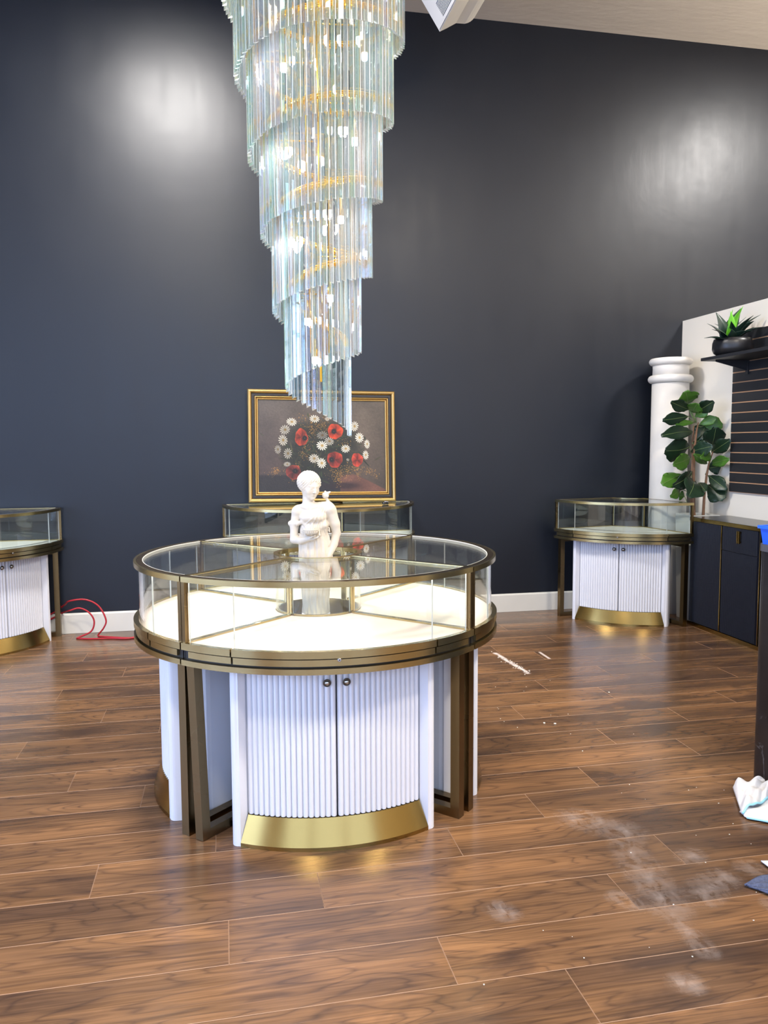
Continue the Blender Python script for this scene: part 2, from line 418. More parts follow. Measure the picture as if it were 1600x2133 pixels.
for ops, along, const, ZH in ((LOP, 'y', XL, 3.55), (FOP, 'x', YF, 4.35)):
    for a, b in ops:
        wn += 1; mb = MB(); gl = MB(); t_ = .06
        def bx(m_, p, q, c, d, o1, o2):
            if along == 'y': m_.box(const-o2, const-o1, p, q, c, d)
            else: m_.box(p, q, const-o2, const-o1, c, d)
        for (p, q, c, d) in ((a, b, .35, .41), (a, b, ZH-.06, ZH), (a, a+t_, .41, ZH-.06), (b-t_, b, .41, ZH-.06), ((a+b)/2-.02, (a+b)/2+.02, .41, ZH-.06), (a+t_, b-t_, 2.5, 2.54)):
            bx(mb, p, q, c, d, .04, .10)
        o = structure(mb.build('window_%d' % wn, M['frame_alu']))
        bx(gl, a+t_, b-t_, .41, ZH-.06, .068, .072)
        gl.build('pane', M['pane'], o)

def baseboard(name, x0, x1, y0, y1):
    mb = MB(); mb.box(x0, x1, y0, y1, 0, .148); return structure(mb.build(name, M['trim']))
bb = MB().add([(XL, YB-.016, 0), (XL, YB-.016, .140), (XL, YB-.010, .150), (XL, YB-.001, .152), (XL, YB-.001, 0),
               (PX, YB-.016, 0), (PX, YB-.016, .140), (PX, YB-.010, .150), (PX, YB-.001, .152), (PX, YB-.001, 0)],
              [(0, 5, 6, 1), (1, 6, 7, 2), (2, 7, 8, 3), (3, 8, 9, 4), (4, 3, 2, 1, 0)[::1], (5, 9, 8, 7, 6)[::-1]]).build('baseboard_back', M['trim'])
structure(bb)
baseboard('baseboard_right', PX-.016, PX-.001, 1.5, YB-.02)

# ceiling lights (flat LED panels); last three are added, unseen warm fill
pp = None
for i, ((x, y), pw) in enumerate(zip(CEILING_LIGHTS, CEILING_POWER)):
    t_ = thing('ceiling_light', ['square flat white panel light above the front of the dark wall', 'square flat white panel light above the white partition block',
               'added unseen panel light behind the viewer on the left', 'added unseen panel light behind the viewer in the middle', 'added unseen panel light behind the viewer on the right'][i], 'ceiling light', (x, y, CEIL))
    mb = MB(); s_ = .31
    for a in ((-s_, s_, -s_, -s_+.02), (-s_, s_, s_-.02, s_), (-s_, -s_+.02, -s_+.02, s_-.02), (s_-.02, s_, -s_+.02, s_-.02)):
        mb.box(a[0], a[1], a[2], a[3], -.03, 0)
    mb.build('frame', M['trim'], t_)
    MB().box(-s_+.02, s_-.02, -s_+.02, s_-.02, -.022, -.014).build('diffuser', M['panel'], t_)
    area_light('panel_lamp', (x, y, CEIL-.035), (0, 0, 0), .56, .56, pw, (1.0, 0.96, 0.92) if i < 2 else (1.0, 0.88, 0.73))

# ------------------------------------------------------------ quarter display cases
RO, RI = 0.743, 0.168
SPLIT = 28.2
def radial(mb, sgn, r0, r1, o0, o1, z0, z1, mi=0):
    """bar along the seam at +-45deg; o0,o1 = offsets inwards from the seam"""
    d = Vector((math.cos(R(-90+45*sgn)), math.sin(R(-90+45*sgn)), 0)); n = Vector((-d.y, d.x, 0))*(-sgn)
    p = [d*r0+n*o0, d*r1+n*o0, d*r1+n*o1, d*r0+n*o1]
    if sgn > 0: p = p[::-1]
    mb.prism([(q.x, q.y) for q in p], z0, z1, mi)
DA = 44.75
def make_case(lit):
    root = thing('display_case', '', 'display case')
    # --- white base cabinet
    mb = MB()
    mb.prism([(-.345, -.56), (.345, -.56), (.345, -.44), (.262, -.345), (.18, -.30), (-.18, -.30), (-.262, -.345), (-.345, -.44)], .012, .64)
    for s in (-1, 1):
        poly = [(.363, -.455), (.363, -.574)]
        for k in range(6):
            a = k/5*PI/2; poly.append((.363-.022+.022*math.cos(a), -.574-.024*math.sin(a)))
        poly += [(.336, -.601), (.311, -.574), (.311, -.555), (.344, -.455)]
        if s < 0: poly = [(-x, y) for x, y in poly][::-1]
        mb.prism(poly[::-1], 0, .64)
    mb.build('cabinet_body', M['white'], root)
    # fluted doors
    nfl = 16; a_edge = math.degrees(math.asin(.3085/.655))
    for s in (-1, 1):
        pts = []
        for i in range(nfl):
            for k in range(7):
                u = k/6.0
                a = .25+(a_edge-.25)*(i+u)/nfl
                rr = .6450+.0110*math.sqrt(max(0, 1-(2*u-1)**2))
                pts.append((rr*math.sin(R(a))*s, -rr*math.cos(R(a))))
        back = [(.636*math.sin(R(a))*s, -.636*math.cos(R(a))) for a in np.linspace(a_edge, .25, 8)]
        poly = pts+back
        if s > 0: poly = poly
        else: poly = poly[::-1]
        d = MB().prism(poly, .107, .638).build('door', M['white'], root)
        a = R(-90+s*2.9); kn = MB()
        kn.lathe([(.0035, 0), (.0035, .008), (.0125, .010), (.0140, .014), (.0115, .017), (.0110, .0145)], 20, 0)
        kn.lathe([(.0090, .0135), (.0090, .016), (.0060, .019), (.0015, .020)], 16, 1)
        q = Matrix.Translation((.655*math.cos(a), .655*math.sin(a), .588)) @ Matrix.Rotation(a, 4, 'Z') @ Matrix.Rotation(R(90), 4, 'Y')
        kn.xform(q); kn.build('knob', [M['knobdark'], M['steel']], d)
    # flared kick plate
    mb = MB(); n = 20
    rows = [(.645, .105, .3085), (.6575, .105, .3085), (.690, .014, .3365), (.6905, 0, .3365), (.645, 0, .3085)]
    for j in range(4):
        b = len(mb.v)
        for r, z, hx in rows[j:j+2]:
            ae = math.asin(hx/r)
            for i in range(n+1):
                a = -PI/2-ae+2*ae*i/n; mb.v.append((r*math.cos(a), r*math.sin(a), z))
        for i in range(n): mb.f.append((b+i, b+n+1+i, b+n+2+i, b+i+1)); mb.m.append(0); mb.sm.append(True)
    for sg in (-1, 1):
        b = len(mb.v)
        for r, z, hx in rows: mb.v.append((sg*hx, -math.sqrt(r*r-hx*hx), z))
        mb.f.append(tuple(range(b, b+5)) if sg < 0 else tuple(range(b, b+5))[::-1]); mb.m.append(0); mb.sm.append(False)
    mb.build('kick_plate', M['gold'], root)
    # leg frames
    for s in (-1, 1):
        mb = MB(); o0, o1 = .018, .055
        radial(mb, s, .679, .716, o0, o1, 0, .64)
        radial(mb, s, .255, .290, o0, o1, 0, .64)
        radial(mb, s, .290, .679, o0, o1, 0, .034)
        radial(mb, s, .290, .679, o0, o1, .612, .64)
        mb.build('leg_frame', M['brass_dark'], root)
    # under tray and lower rail
    MB().sector(RI+.01, .7295, .641, .703, -DA+.5, DA-.5, 24).build('tray', M['tray'], root)
    mb = MB().sector(.728, .749, .640, .6595, -DA, DA, 36)
    for s in (-1, 1):
        radial(mb, s, RI+.02, .730, .001, .012, .697, .718); radial(mb, s, RI+.02, .726, .001, .012, .641, .697, 1)  # lower bar is black: shade of the seam notch put into its colour
    mb.sector(RI, RI+.010, .641, .718, -DA, DA, 10)
    mb.build('base_rail', [M['brass'], M['tray']], root)
    # stepped rails left and right of the drawer
    for s in (-1, 1):
        a0, a1 = (SPLIT+.45, DA) if s > 0 else (-DA, -SPLIT-.45)
        mb = MB().sector(.730, .748, .6940, .7185, a0, a1, 8)
        a0, a1 = (SPLIT+.5, DA-2.0) if s > 0 else (-DA+2.0, -SPLIT-.5)
        mb.sector(.730, .7400, .6665, .6888, a0, a1, 8)
        mb.build('side_rail', M['brass'], root)
    dr = MB().sector(.730, .749, .6940, .7185, -SPLIT, SPLIT, 24).sector(.730, .7412, .6665, .6888, -SPLIT-.3+.4, SPLIT+.3-.4, 24).build('drawer', M['brass'], root)
    lk = MB().lathe([(.0066, 0), (.0066, .004), (.0052, .0052)], 18, 0).lathe([(.0020, .0054), (.0018, .0058)], 10, 1)
    lk.xform(Matrix.Translation((0, -.7475, .689)) @ Matrix.Rotation(R(90), 4, 'X')); lk.build('lock', [M['steel'], M['tray']], dr)
    # deck
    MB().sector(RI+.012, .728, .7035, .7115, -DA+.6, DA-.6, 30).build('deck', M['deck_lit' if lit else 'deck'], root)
    # panes
    for a0, a1 in ((-DA+1.6, -SPLIT-.1), (-SPLIT+.1, SPLIT-.1), (SPLIT+.1, DA-1.6)):
        MB().sector(.7215, .7265, .7125, .9300, a0, a1, 14 if abs(a0-a1) > 30 else 6, 0, 1).build('front_pane', [M['glass'], M['glass_edge']], root)
    MB().sector(RI+.0065, RI+.0105, .7125, .9300, -DA+4, DA-4, 12, 0, 1).build('inner_pane', [M['glass'], M['glass_edge']], root)
    for s in (-1, 1):
        mb = MB(); radial(mb, s, RI+.03, .712, .005, .009, .7190, .9300); mb.build('side_pane', M['glass'], root)
    MB().sector(RI+.020, .7125, .9435, .9485, -DA+.9, DA-.9, 30, 0, 0).build('top_pane', M['glass'], root)
    # top rim
    mb = MB().sector(.733, RO, .931, .950, -DA, DA, 36).sector(.709, .733, .9345, .9500, -DA, DA, 36, 1, 1)
    mb.sector(RI, RI+.018, .9345, .950, -DA, DA, 12)
    for s in (-1, 1): radial(mb, s, RI+.01, .715, .0015, .011, .934, .9500)
    mb.build('top_rim', [M['brass'], M['brass_dark']], root)
    # white gasket line between the rim and the top pane, and the light channel below it
    mb = MB().sector(.7070, .7090, .9345, .9502, -DA+1, DA-1, 36); mb.build('gasket', M['trim'], root)
    for s in (-1, 1):
        mb = MB(); radial(mb, s, .7235, .7405, .0015, .0175, .7185, .934); mb.build('corner_post', M['brass_dark'], root)
        mb = MB(); radial(mb, s, RI+.004, RI+.016, .0015, .012, .7185, .934); mb.build('inner_post', M['brass'], root)
    mb = MB().sector(.7095, .7200, .9302, .9345, -DA+2, DA-2, 24, 1, None, 0).sector(RI+.0115, RI+.0180, .9302, .9345, -DA+4, DA-4, 10, 1, None, 0)
    mb.build('led_strip', [M['led' if lit else 'led_off'], M['brass_dark']], root)
    return root
CX, CY, RA = 0.3829, 3.2914, R(-1.51)
c0 = make_case(True)
island = [(0, 'lit quarter case in front of the statue, closest of the island'), (1, 'lit quarter case forming the right side of the round island'),
          (2, 'lit quarter case behind the statue, rear of the island'), (3, 'lit quarter case forming the left side of the round island')]
for k, lab in island:
    o = c0 if k == 0 else copy_tree(c0)
    o.location = (CX, CY, 0); o.rotation_euler = (0, 0, RA+k*PI/2); o['label'] = lab
    o['group'] = 'quarter-round lit cases pushed together as one island'
# the left leg frame of the front quarter is slightly bent
for ch in c0.children:
    if ch.name.startswith('leg_frame'):
        first = ch; break
ax = Vector((math.cos(R(-135)), math.sin(R(-135)), 0)); piv = ax*.7+Vector((0, 0, 0))
first.matrix_local = Matrix.Translation(piv) @ Matrix.Rotation(R(2.4), 4, ax) @ Matrix.Translation(-piv)
d0 = make_case(False)
APX = 6.135
walls = [((0.727, APX, 0), -45, 'unlit quarter case at the dark wall, left half below the painting'),
         ((0.727, APX, 0), 45, 'unlit quarter case at the dark wall, right half below the painting'),
         ((-1.915, APX, 0), 45, 'unlit quarter case at the far left with the red cable beside it'),
         ((3.350, 6.07, 0), -35.8, 'unlit white and brass case angled in the corner by the column')]
for i, (loc, rz, lab) in enumerate(walls):
    o = d0 if i == 0 else copy_tree(d0)
    o.location = loc; o.rotation_euler = (0, 0, R(rz)); o['label'] = lab; o['group'] = 'unlit quarter-round cases along the walls'

# ------------------------------------------------------------ statue (signed distance field, meshed with surface nets)
def surface_nets(F, org, h):
    nx, ny, nz = F.shape; neg = F < 0
    cnt = np.zeros((nx-1, ny-1, nz-1), np.int32); acc = np.zeros((nx-1, ny-1, nz-1, 3), np.float32)
    offs = [(a, b, c) for a in (0, 1) for b in (0, 1) for c in (0, 1)]
    sl = lambda o, A: A[o[0]:nx-1+o[0], o[1]:ny-1+o[1], o[2]:nz-1+o[2]]
    for a in offs:
        for ax in range(3):
            if a[ax] == 0:
                b = list(a); b[ax] = 1; b = tuple(b)
                fa, fb = sl(a, F), sl(b, F); cr = (fa < 0) != (fb < 0)
                t = np.where(cr, fa/np.where(cr, fa-fb, 1), 0)
                for d in range(3):
                    acc[..., d] += np.where(cr, a[d]+(t if d == ax else 0), 0)
                cnt += cr
    m = cnt > 0; idx = -np.ones(cnt.shape, np.int64); idx[m] = np.arange(m.sum())
    ijk = np.argwhere(m); V = org+h*(ijk+acc[m]/cnt[m][:, None])
    Q = []
    for ax in range(3):
        o1, o2 = [d for d in range(3) if d != ax]
        lo = [slice(1, s-1) for s in F.shape]; hi = list(lo); lo[ax] = slice(0, F.shape[ax]-1); hi[ax] = slice(1, F.shape[ax])
        A, B = neg[tuple(lo)], neg[tuple(hi)]; cr = A != B
        P = np.argwhere(cr); base = P.copy(); base[:, o1] += 1; base[:, o2] += 1
        def g(d1, d2):
            q = base.copy(); q[:, o1] -= d1; q[:, o2] -= d2; return idx[q[:, 0], q[:, 1], q[:, 2]]
        q = np.stack([g(1, 1), g(0, 1), g(0, 0), g(1, 0)], 1); flip = A[cr]
        if ax == 1: flip = ~flip
        q[~flip] = q[~flip][:, ::-1]; Q.append(q)
    return V, np.concatenate(Q)
K = .0003146
def build_statue():
    h = .0019
    lo = np.array([-.120, -.100, -.004]); hi = np.array([.120, .085, .612])
    nx, ny, nz = [int(v) for v in np.ceil((hi-lo)/h)]
    X = (lo[0]+h*np.arange(nx, dtype=np.float32))[:, None, None]; Y = (lo[1]+h*np.arange(ny, dtype=np.float32))[None, :, None]
    Z = (lo[2]+h*np.arange(nz, dtype=np.float32))[None, None, :]
    ZT = .603
    def P(zx, zy, d): return np.array([(zx-620)*K, d*K, ZT-(zy-125)*K])
    def sph(p, r, s=(1, 1, 1)):
        m = min(s); return (np.sqrt(((X-p[0])/s[0])**2+((Y-p[1])/s[1])**2+((Z-p[2])/s[2])**2)-r)*m
    def ell(p, r): 
        r = [v*K for v in r]; m = min(r); return (np.sqrt(((X-p[0])/r[0])**2+((Y-p[1])/r[1])**2+((Z-p[2])/r[2])**2)-1)*m
    def cap(a, b, ra, rb):
        d = b-a; L2 = (d*d).sum(); t = np.clip(((X-a[0])*d[0]+(Y-a[1])*d[1]+(Z-a[2])*d[2])/L2, 0, 1)
        return np.sqrt((X-a[0]-t*d[0])**2+(Y-a[1]-t*d[1])**2+(Z-a[2]-t*d[2])**2)-(ra+(rb-ra)*t)*K
    def su(a, b, k=20):
        k = k*K; hh = np.maximum(k-np.abs(a-b), 0)/k; return np.minimum(a, b)-hh*hh*k*.25
    def ss(a, b, k=10):   # smooth subtract b from a
        k = k*K; hh = np.maximum(k-np.abs(a+b), 0)/k; return np.maximum(a, -b)+hh*hh*k*.25
    def chain(pts, rs, D, k=20):
        for i in range(len(pts)-1): D = su(D, cap(P(*pts[i]), P(*pts[i+1]), rs[i], rs[i+1]), k)
        return D
    # skirt / hips: elliptical column with folds
    zz = Z
    zk = np.array([2045, 1900, 1700, 1500, 1290, 1120, 1000, 930], float); cxk = np.array([622, 618, 612, 612, 622, 612, 608, 606], float)
    ak = np.array([178, 172, 184, 202, 218, 206, 196, 180], float); bk = np.array([135, 130, 132, 138, 142, 135, 120, 108], float)
    zv = ZT-(zk-125)*K
    cx = (np.interp(Z.ravel(), zv, cxk)[None, None, :]-620)*K; a = np.interp(Z.ravel(), zv, ak)[None, None, :]*K; b = np.interp(Z.ravel(), zv, bk)[None, None, :]*K
    th = np.arctan2(Y/b, (X-cx)/a); q = np.sqrt(((X-cx)/a)**2+(Y/b)**2)
    w = np.clip((ZT-(930-125)*K-Z)/.03, 0, 1)
    fold = (.045*np.sin(17*th+22*Z+1.6*np.sin(36*Z))+.030*np.sin(29*th-14*Z+2)+.04*np.sin(7*th+9*Z))*w
    skirt = (q-1-fold)*b*.85
    skirt = np.maximum(skirt, Z-(ZT-(925-125)*K))
    skirt = np.maximum(skirt, -Z)
    D = skirt+0*X
    # torso
    D = su(D, ell(P(600, 900, 5), (165, 150, 100)), 30)
    D = su(D, ell(P(600, 735, 0), (182, 200, 92)), 30)
    D = su(D, ell(P(595, 640, 0), (172, 95, 80)), 40)
    D = su(D, cap(P(420, 640, 10), P(790, 600, 15), 62, 66), 40)
    D = su(D, ell(P(500, 762, -52), (56, 66, 38)), 40); D = su(D, ell(P(676, 770, -50), (58, 70, 40)), 40); D = su(D, ell(P(740, 850, 20), (60, 150, 66)), 30); D = su(D, ell(P(606, 850, 2), (174, 140, 94)), 40)
    # shoulders and arms
    D = su(D, ell(P(388, 665, 5), (72, 90, 72)), 30)
    D = su(D, ell(P(815, 640, 10), (84, 105, 82)), 30)
    D = chain([(378, 690, 5), (345, 860, -5), (338, 1040, -20)], [64, 54, 52], D, 25)
    D = chain([(338, 1045, -22), (430, 1050, -100), (560, 1008, -178)], [50, 46, 34], D, 16)
    D = chain([(835, 680, 10), (885, 840, 15), (905, 965, 20)], [80, 68, 60], D, 25)
    D = chain([(905, 970, 20), (870, 1110, -25), (800, 1260, -85)], [58, 52, 38], D, 14)
    # right hand resting at the hip
    D = chain([(800, 1260, -85), (770, 1330, -110)], [36, 34], D, 10)
    for i, (dx, l) in enumerate(((-30, 85), (-12, 100), (8, 95), (26, 78))):
        D = chain([(768+dx*.7, 1345, -122), (756+dx, 1390, -132), (748+dx, 1345+l, -128)], [13, 12, 9], D, 5)
    D = chain([(795, 1300, -110), (815, 1350, -125), (808, 1390, -128)], [14, 12, 9], D, 5)
    # left hand under the bowl: palm, four fingers, thumb
    D = su(D, ell(P(590, 1005, -195), (48, 24, 34)), 12)
    for i, (dz, dd, l) in enumerate(((0, -228, 70), (10, -208, 80), (16, -188, 76), (20, -168, 62))):
        D = chain([(610, 1005+dz*.4, dd), (610+l*.6, 992+dz*.4, dd-6), (612+l, 962+dz*.5, dd-4)], [13, 12, 9], D, 5)
    D = chain([(560, 995, -222), (590, 978, -250), (622, 968, -258)], [14, 12, 9], D, 5)
    # neck
    D = chain([(532, 430, 5), (535, 520, 0), (545, 625, 5)], [72, 68, 92], D, 34)
    # collar bones
    D = chain([(440, 600, -60), (530, 622, -92)], [12, 12], D, 22); D = chain([(580, 620, -92), (700, 585, -60)], [12, 12], D, 22)
    # dress: folds from the right shoulder, neckline, sleeve, blousing at the waist
    def fz(x, y):   # depth of the body front at (x, y)
        f = np.interp(y, [540, 600, 660, 740, 830, 900, 950, 1000], [-48, -76, -88, -97, -98, -97, -102, -112])
        return f*math.sqrt(max(.08, 1-((x-600)/212)**2))
    D0 = D
    def sd(x, y):   # first solid voxel in the column seen from the front
        p_ = P(x, y, 0); i_ = int(round((p_[0]-lo[0])/h)); k_ = int(round((p_[2]-lo[2])/h)); c_ = np.argmax(D0[i_, :, k_] < 0)
        return (lo[1]+h*c_)/K if c_ > 0 else fz(x, y)
    for pp, r in ((((735, 545), (690, 640), (640, 730), (590, 830), (560, 900)), 9), (((752, 548), (712, 650), (672, 760), (640, 880)), 8), (((766, 556), (735, 680), (712, 800), (700, 920)), 9),
                  (((780, 570), (762, 700), (760, 820), (770, 940)), 10), (((715, 545), (660, 640), (600, 730), (530, 800), (480, 850)), 8), (((600, 800), (560, 860), (530, 930)), 8), (((690, 800), (670, 870), (665, 940)), 7)):
        q = []
        for k in range(len(pp)-1):
            for u in (0, .33, .66): q.append((pp[k][0]+(pp[k+1][0]-pp[k][0])*u, pp[k][1]+(pp[k+1][1]-pp[k][1])*u))
        q.append(pp[-1]); D = chain([(x, y, sd(x, y)-1) for x, y in q], [r]*len(q), D, 5)
    D = chain([(298, 826, -10), (390, 822, -60), (470, 795, -92)], [36, 32, 22], D, 14)
    D = chain([(455, 800, -92), (510, 860, -108), (500, 930, -108)], [20, 18, 15], D, 12)
    for i in range(15):
        x = 430+i*27; yy = 975+14*math.sin(i*1.3)-(i-7)**2*.5
        D = su(D, cap(P(x, yy-55, sd(x, yy-55)+3), P(x+5, yy, sd(x+5, yy)-2), 9, 12), 7)
    # bud on the shoulder
    D = chain([(812, 560, 10), (780, 505, 5)], [22, 20], D, 10)
    D = su(D, sph(P(766, 458, 0), 46*K), 6)
    for p in ((800, 425, -12, 20), (822, 415, 0, 15), (762, 412, -10, 18), (735, 440, -22, 18), (790, 470, -34, 16)): D = su(D, sph(P(*p[:3]), p[3]*K), 4)
    # ---- head, turned towards the right shoulder and tilted down
    O = P(556, 318, 0)
    F_ = Vector((.50, -.83, -.22)).normalized(); Rt = F_.cross(Vector((.06, 0, 1))).normalized(); U_ = Rt.cross(F_).normalized()
    fx, rx, ux = [np.array(v[:], dtype=float) for v in (F_, Rt, U_)]
    HS = 1.18
    H = lambda l, f, u: O+(rx*l+fx*f+ux*u)*K*HS
    L_ = (X-O[0])*rx[0]+(Y-O[1])*rx[1]+(Z-O[2])*rx[2]; Ff = (X-O[0])*fx[0]+(Y-O[1])*fx[1]+(Z-O[2])*fx[2]; Uu = (X-O[0])*ux[0]+(Y-O[1])*ux[1]+(Z-O[2])*ux[2]
    def hell(c, r):
        r = [v*K*HS for v in r]; m = min(r); c = [v*K*HS for v in c]
        return (np.sqrt(((L_-c[0])/r[0])**2+((Ff-c[1])/r[1])**2+((Uu-c[2])/r[2])**2)-1)*m
    def hcap(a_, b_, ra, rb): return cap(H(*a_), H(*b_), ra*HS, rb*HS)
    face = hell((0, 18, -22), (92, 112, 128))
    face = su(face, hell((0, 62, -105), (58, 55, 52)), 34)
    face = su(face, hell((0, 108, -128), (22, 18, 18)), 16)
    for s in (-1, 1):
        face = su(face, hell((s*48, 78, -50), (34, 34, 36)), 24)
        face = ss(face, hell((s*36, 134, -10), (23, 17, 12)), 12)
        face = su(face, hell((s*36, 108, -12), (19, 14, 9)), 4)
        face = su(face, hcap((s*14, 120, 12), (s*60, 98, 10), 7, 6), 14)
        face = su(face, hell((s*12, 128, -56), (9, 11, 8)), 6)
    face = su(face, hcap((0, 122, 8), (0, 148, -50), 9, 13), 10)
    face = su(face, hcap((-17, 120, -82), (17, 120, -82), 6, 6), 6)
    face = su(face, hcap((-13, 119, -95), (13, 119, -95), 7, 7), 6)
    face = ss(face, hcap((-20, 130, -88.5), (20, 130, -88.5), 4, 4), 4)
    for s in (-1, 1): face = su(face, hell((s*92, -8, -30), (12, 20, 28)), 6)
    D = su(D, face, 14)
    hair = hell((0, -28, 28), (132, 140, 128))
    hair = su(hair, hell((-40, -130, -40), (74, 66, 62)), 30)
    hair = np.maximum(hair, -(hell((0, 130, -40), (86, 120, 112))))
    for i in range(17):
        an = R(-128+16*i); an2 = R(-128+16*(i+.8))
        hair = su(hair, hcap((104*math.sin(an), 52-24*abs(math.sin(an)), 20+88*math.cos(an)), (112*math.sin(an2), 20-24*abs(math.sin(an2)), 26+98*math.cos(an2)), 22, 17), 10)
    wav = .0016*np.sin(L_*520+Uu*260)*np.sin(Ff*330-Uu*180+1)+.0009*np.sin(L_*900-Ff*700)
    hair = hair+wav
    D = su(D, hair, 4)
    V, Q = surface_nets(D.astype(np.float32), lo, h)
    me = bpy.data.meshes.new('figure'); me.from_pydata(V.tolist(), [], Q.tolist()); me.materials.append(M['plaster'])
    me.polygons.foreach_set('use_smooth', [True]*len(me.polygons)); me.update()
    # light smoothing
    bm = bmesh.new(); bm.from_mesh(me)
    for _ in range(2): bmesh.ops.smooth_vert(bm, verts=bm.verts, factor=.35, use_axis_x=True, use_axis_y=True, use_axis_z=True)
    bmesh.ops.recalc_face_normals(bm, faces=bm.faces); bm.to_mesh(me); bm.free()
    return me, P
M['plaster'] = m_noise('white_plaster', srgb(220, 211, 194), srgb(210, 199, 181), 30, 0.55, 0.05)
SX, SY, SZ = .372, 3.291, .690
st = thing('statue', 'white plaster statue of a draped woman holding a bowl, in the island\'s centre hole', 'statue', (SX, SY, SZ), R(-6.6))
fig_me, SP = build_statue()
link('figure', fig_me, st)
mb = MB(); c = SP(566, 975, -228)
prof = [(22, 0), (50, 10), (78, 38), (94, 72), (100, 84), (104, 90), (98, 93), (88, 84), (70, 52), (20, 30)]
mb.lathe([(r*K, c[2]+z*K) for r, z in prof], 40, 0, (c[0], c[1])); 
for k in range(24):
    a = 2*PI*k/24; mb.tube([(c[0]+math.cos(a)*r*K, c[1]+math.sin(a)*r*K, c[2]+z*K) for r, z in ((54, 12), (80, 38), (96, 72))], 4.5*K, 6)
mb.build('bowl', M['plaster'], st)
mb = MB()
for dx, tx, tz, rr in ((-20, -52, 150, 12), (-8, -22, 165, 14), (6, 4, 150, 12), (16, 30, 170, 13), (26, 52, 145, 11), (-28, -70, 130, 9), (0, 18, 185, 11)):
    p0 = Vector((c[0]+dx*K, c[1], c[2]+50*K)); p2 = Vector((c[0]+tx*K, c[1]+10*K, c[2]+tz*K)); p1 = (p0+p2)/2+Vector((0, -8*K, 0))
    mb.tube([p0, p1, p2], [rr*K, rr*K*.9, 1.2*K], 7)
mb.build('sprig', M['plaster'], st)
tag(MB().lathe([(.095, 0), (.095, .02), (.056, .03), (.056, .66), (.060, .672), (.060, .6895)], 32).build('plinth', M['white'], None, (SX, SY, 0)), 'round white plinth under the statue inside the island', 'plinth')

# ------------------------------------------------------------ chandelier
M['crystal'] = None
def m_crystal():
    m = bpy.data.materials.new('crystal_glass'); m.use_nodes = True; nt = m.node_tree; nt.nodes.clear(); t = NT(m)
    o = t.n('ShaderNodeOutputMaterial'); oi = t.n('ShaderNodeObjectInfo')
    g = t.n('ShaderNodeBsdfPrincipled'); g.inputs['Base Color'].default_value = (.97, 1.0, .985, 1); g.inputs['Roughness'].default_value = 0.0
    g.inputs['Transmission Weight'].default_value = 1.0; g.inputs['IOR'].default_value = 1.52
    g.inputs['Thin Film Thickness'].default_value = 300.0; g.inputs['Thin Film IOR'].default_value = 1.6
    tl = t.n('ShaderNodeBsdfTransparent'); tl.inputs[0].default_value = (.94, .975, .96, 1)
    df = t.n('ShaderNodeBsdfTranslucent'); df.inputs[0].default_value = (.90, .97, .92, 1)
    tint = t.ramp(oi.outputs['Random'], [(0.0, (.80, .93, 1, 1)), (.25, (.97, 1, .90, 1)), (.5, (1, .97, 1, 1)), (.75, (.84, 1, .94, 1)), (1, (.92, .90, 1, 1))])  # iridescence of dispersed light put into random pale prism tints
    t.l(tint, tl.inputs[0]); t.l(tint, g.inputs['Base Color']); t.l(tint, df.inputs[0])
    mx = t.n('ShaderNodeMixShader'); mx.inputs[0].default_value = .48
    t.l(g.outputs[0], mx.inputs[1]); t.l(tl.outputs[0], mx.inputs[2])
    m2 = t.n('ShaderNodeMixShader'); m2.inputs[0].default_value = .06
    t.l(mx.outputs[0], m2.inputs[1]); t.l(df.outputs[0], m2.inputs[2])
    t.l(m2.outputs[0], o.inputs[0]); return m
M['crystal'] = m_crystal()
M['crystal_edge'] = mat('crystal_edge', srgb(246, 250, 244), 0.25, Transmission_Weight=0.15)  # whitish chamfer faces: bright edge glint put into the colour
M['gild'] = mat('chandelier_gold', srgb(255, 206, 96), 0.34, 1.0)
M['bulb'] = m_emit('lamp_white', (0.84, 0.84, 1.0, 1), 10.0)
HX, HY = .405, 3.291
CL = .372
def hr(p): return .1150+.0452*p
def hz(p): return (1.432+.40*p) if p < .5 else 1.632+.3025*(p-.5)
TH0 = R(-6.6)
ch = thing('chandelier', 'long spiral crystal chandelier on gold rings hanging above the statue', 'chandelier', (HX, HY, CEIL))
def prism_mesh():
    s_ = .0225; r = s_/math.sqrt(3); ch_ = .0021
    T = [Vector((r*math.cos(a), r*math.sin(a))) for a in (PI/2, PI/2+2*PI/3, PI/2+4*PI/3)]; hexa = []
    for k in range(3):
        p_, c_, n_ = T[k-1], T[k], T[(k+1) % 3]
        hexa += [c_+(p_-c_).normalized()*ch_, c_+(n_-c_).normalized()*ch_]
    v = [(q.x, q.y, -.006) for q in hexa]+[(q.x, q.y, -CL+.006-(.008 if k in (0, 1) else 0)) for k, q in enumerate(hexa)]+[(q.x*.5, q.y*.5, 0) for q in hexa]
    mb = MB(); mb.v = v
    for k in range(6):
        mb.f.append((k, (k+1) % 6, 6+(k+1) % 6, 6+k)); mb.m.append(1 if k % 2 == 0 else 0)
        mb.f.append(((k+1) % 6, k, 12+k, 12+(k+1) % 6)); mb.m.append(0)
    mb.f += [tuple(range(6, 12)), tuple(range(12, 18))]; mb.m += [1, 0]; mb.sm = [False]*len(mb.f)
    me = mb.mesh('crystal_prism', [M['crystal'], M['crystal_edge']])
    bm = bmesh.new(); bm.from_mesh(me); bmesh.ops.recalc_face_normals(bm, faces=bm.faces); bm.to_mesh(me); bm.free()
    return me
pm = prism_mesh()
PMAX = 7.6
phis = []; p = 0.0
while p < PMAX:
    phis.append(p); p += .0245/(2*PI*hr(p))
rest = MB(); pv = [v.co.copy() for v in pm.vertices]; pf = [tuple(f.vertices) for f in pm.polygons]; pmi = [f.material_index for f in pm.polygons]
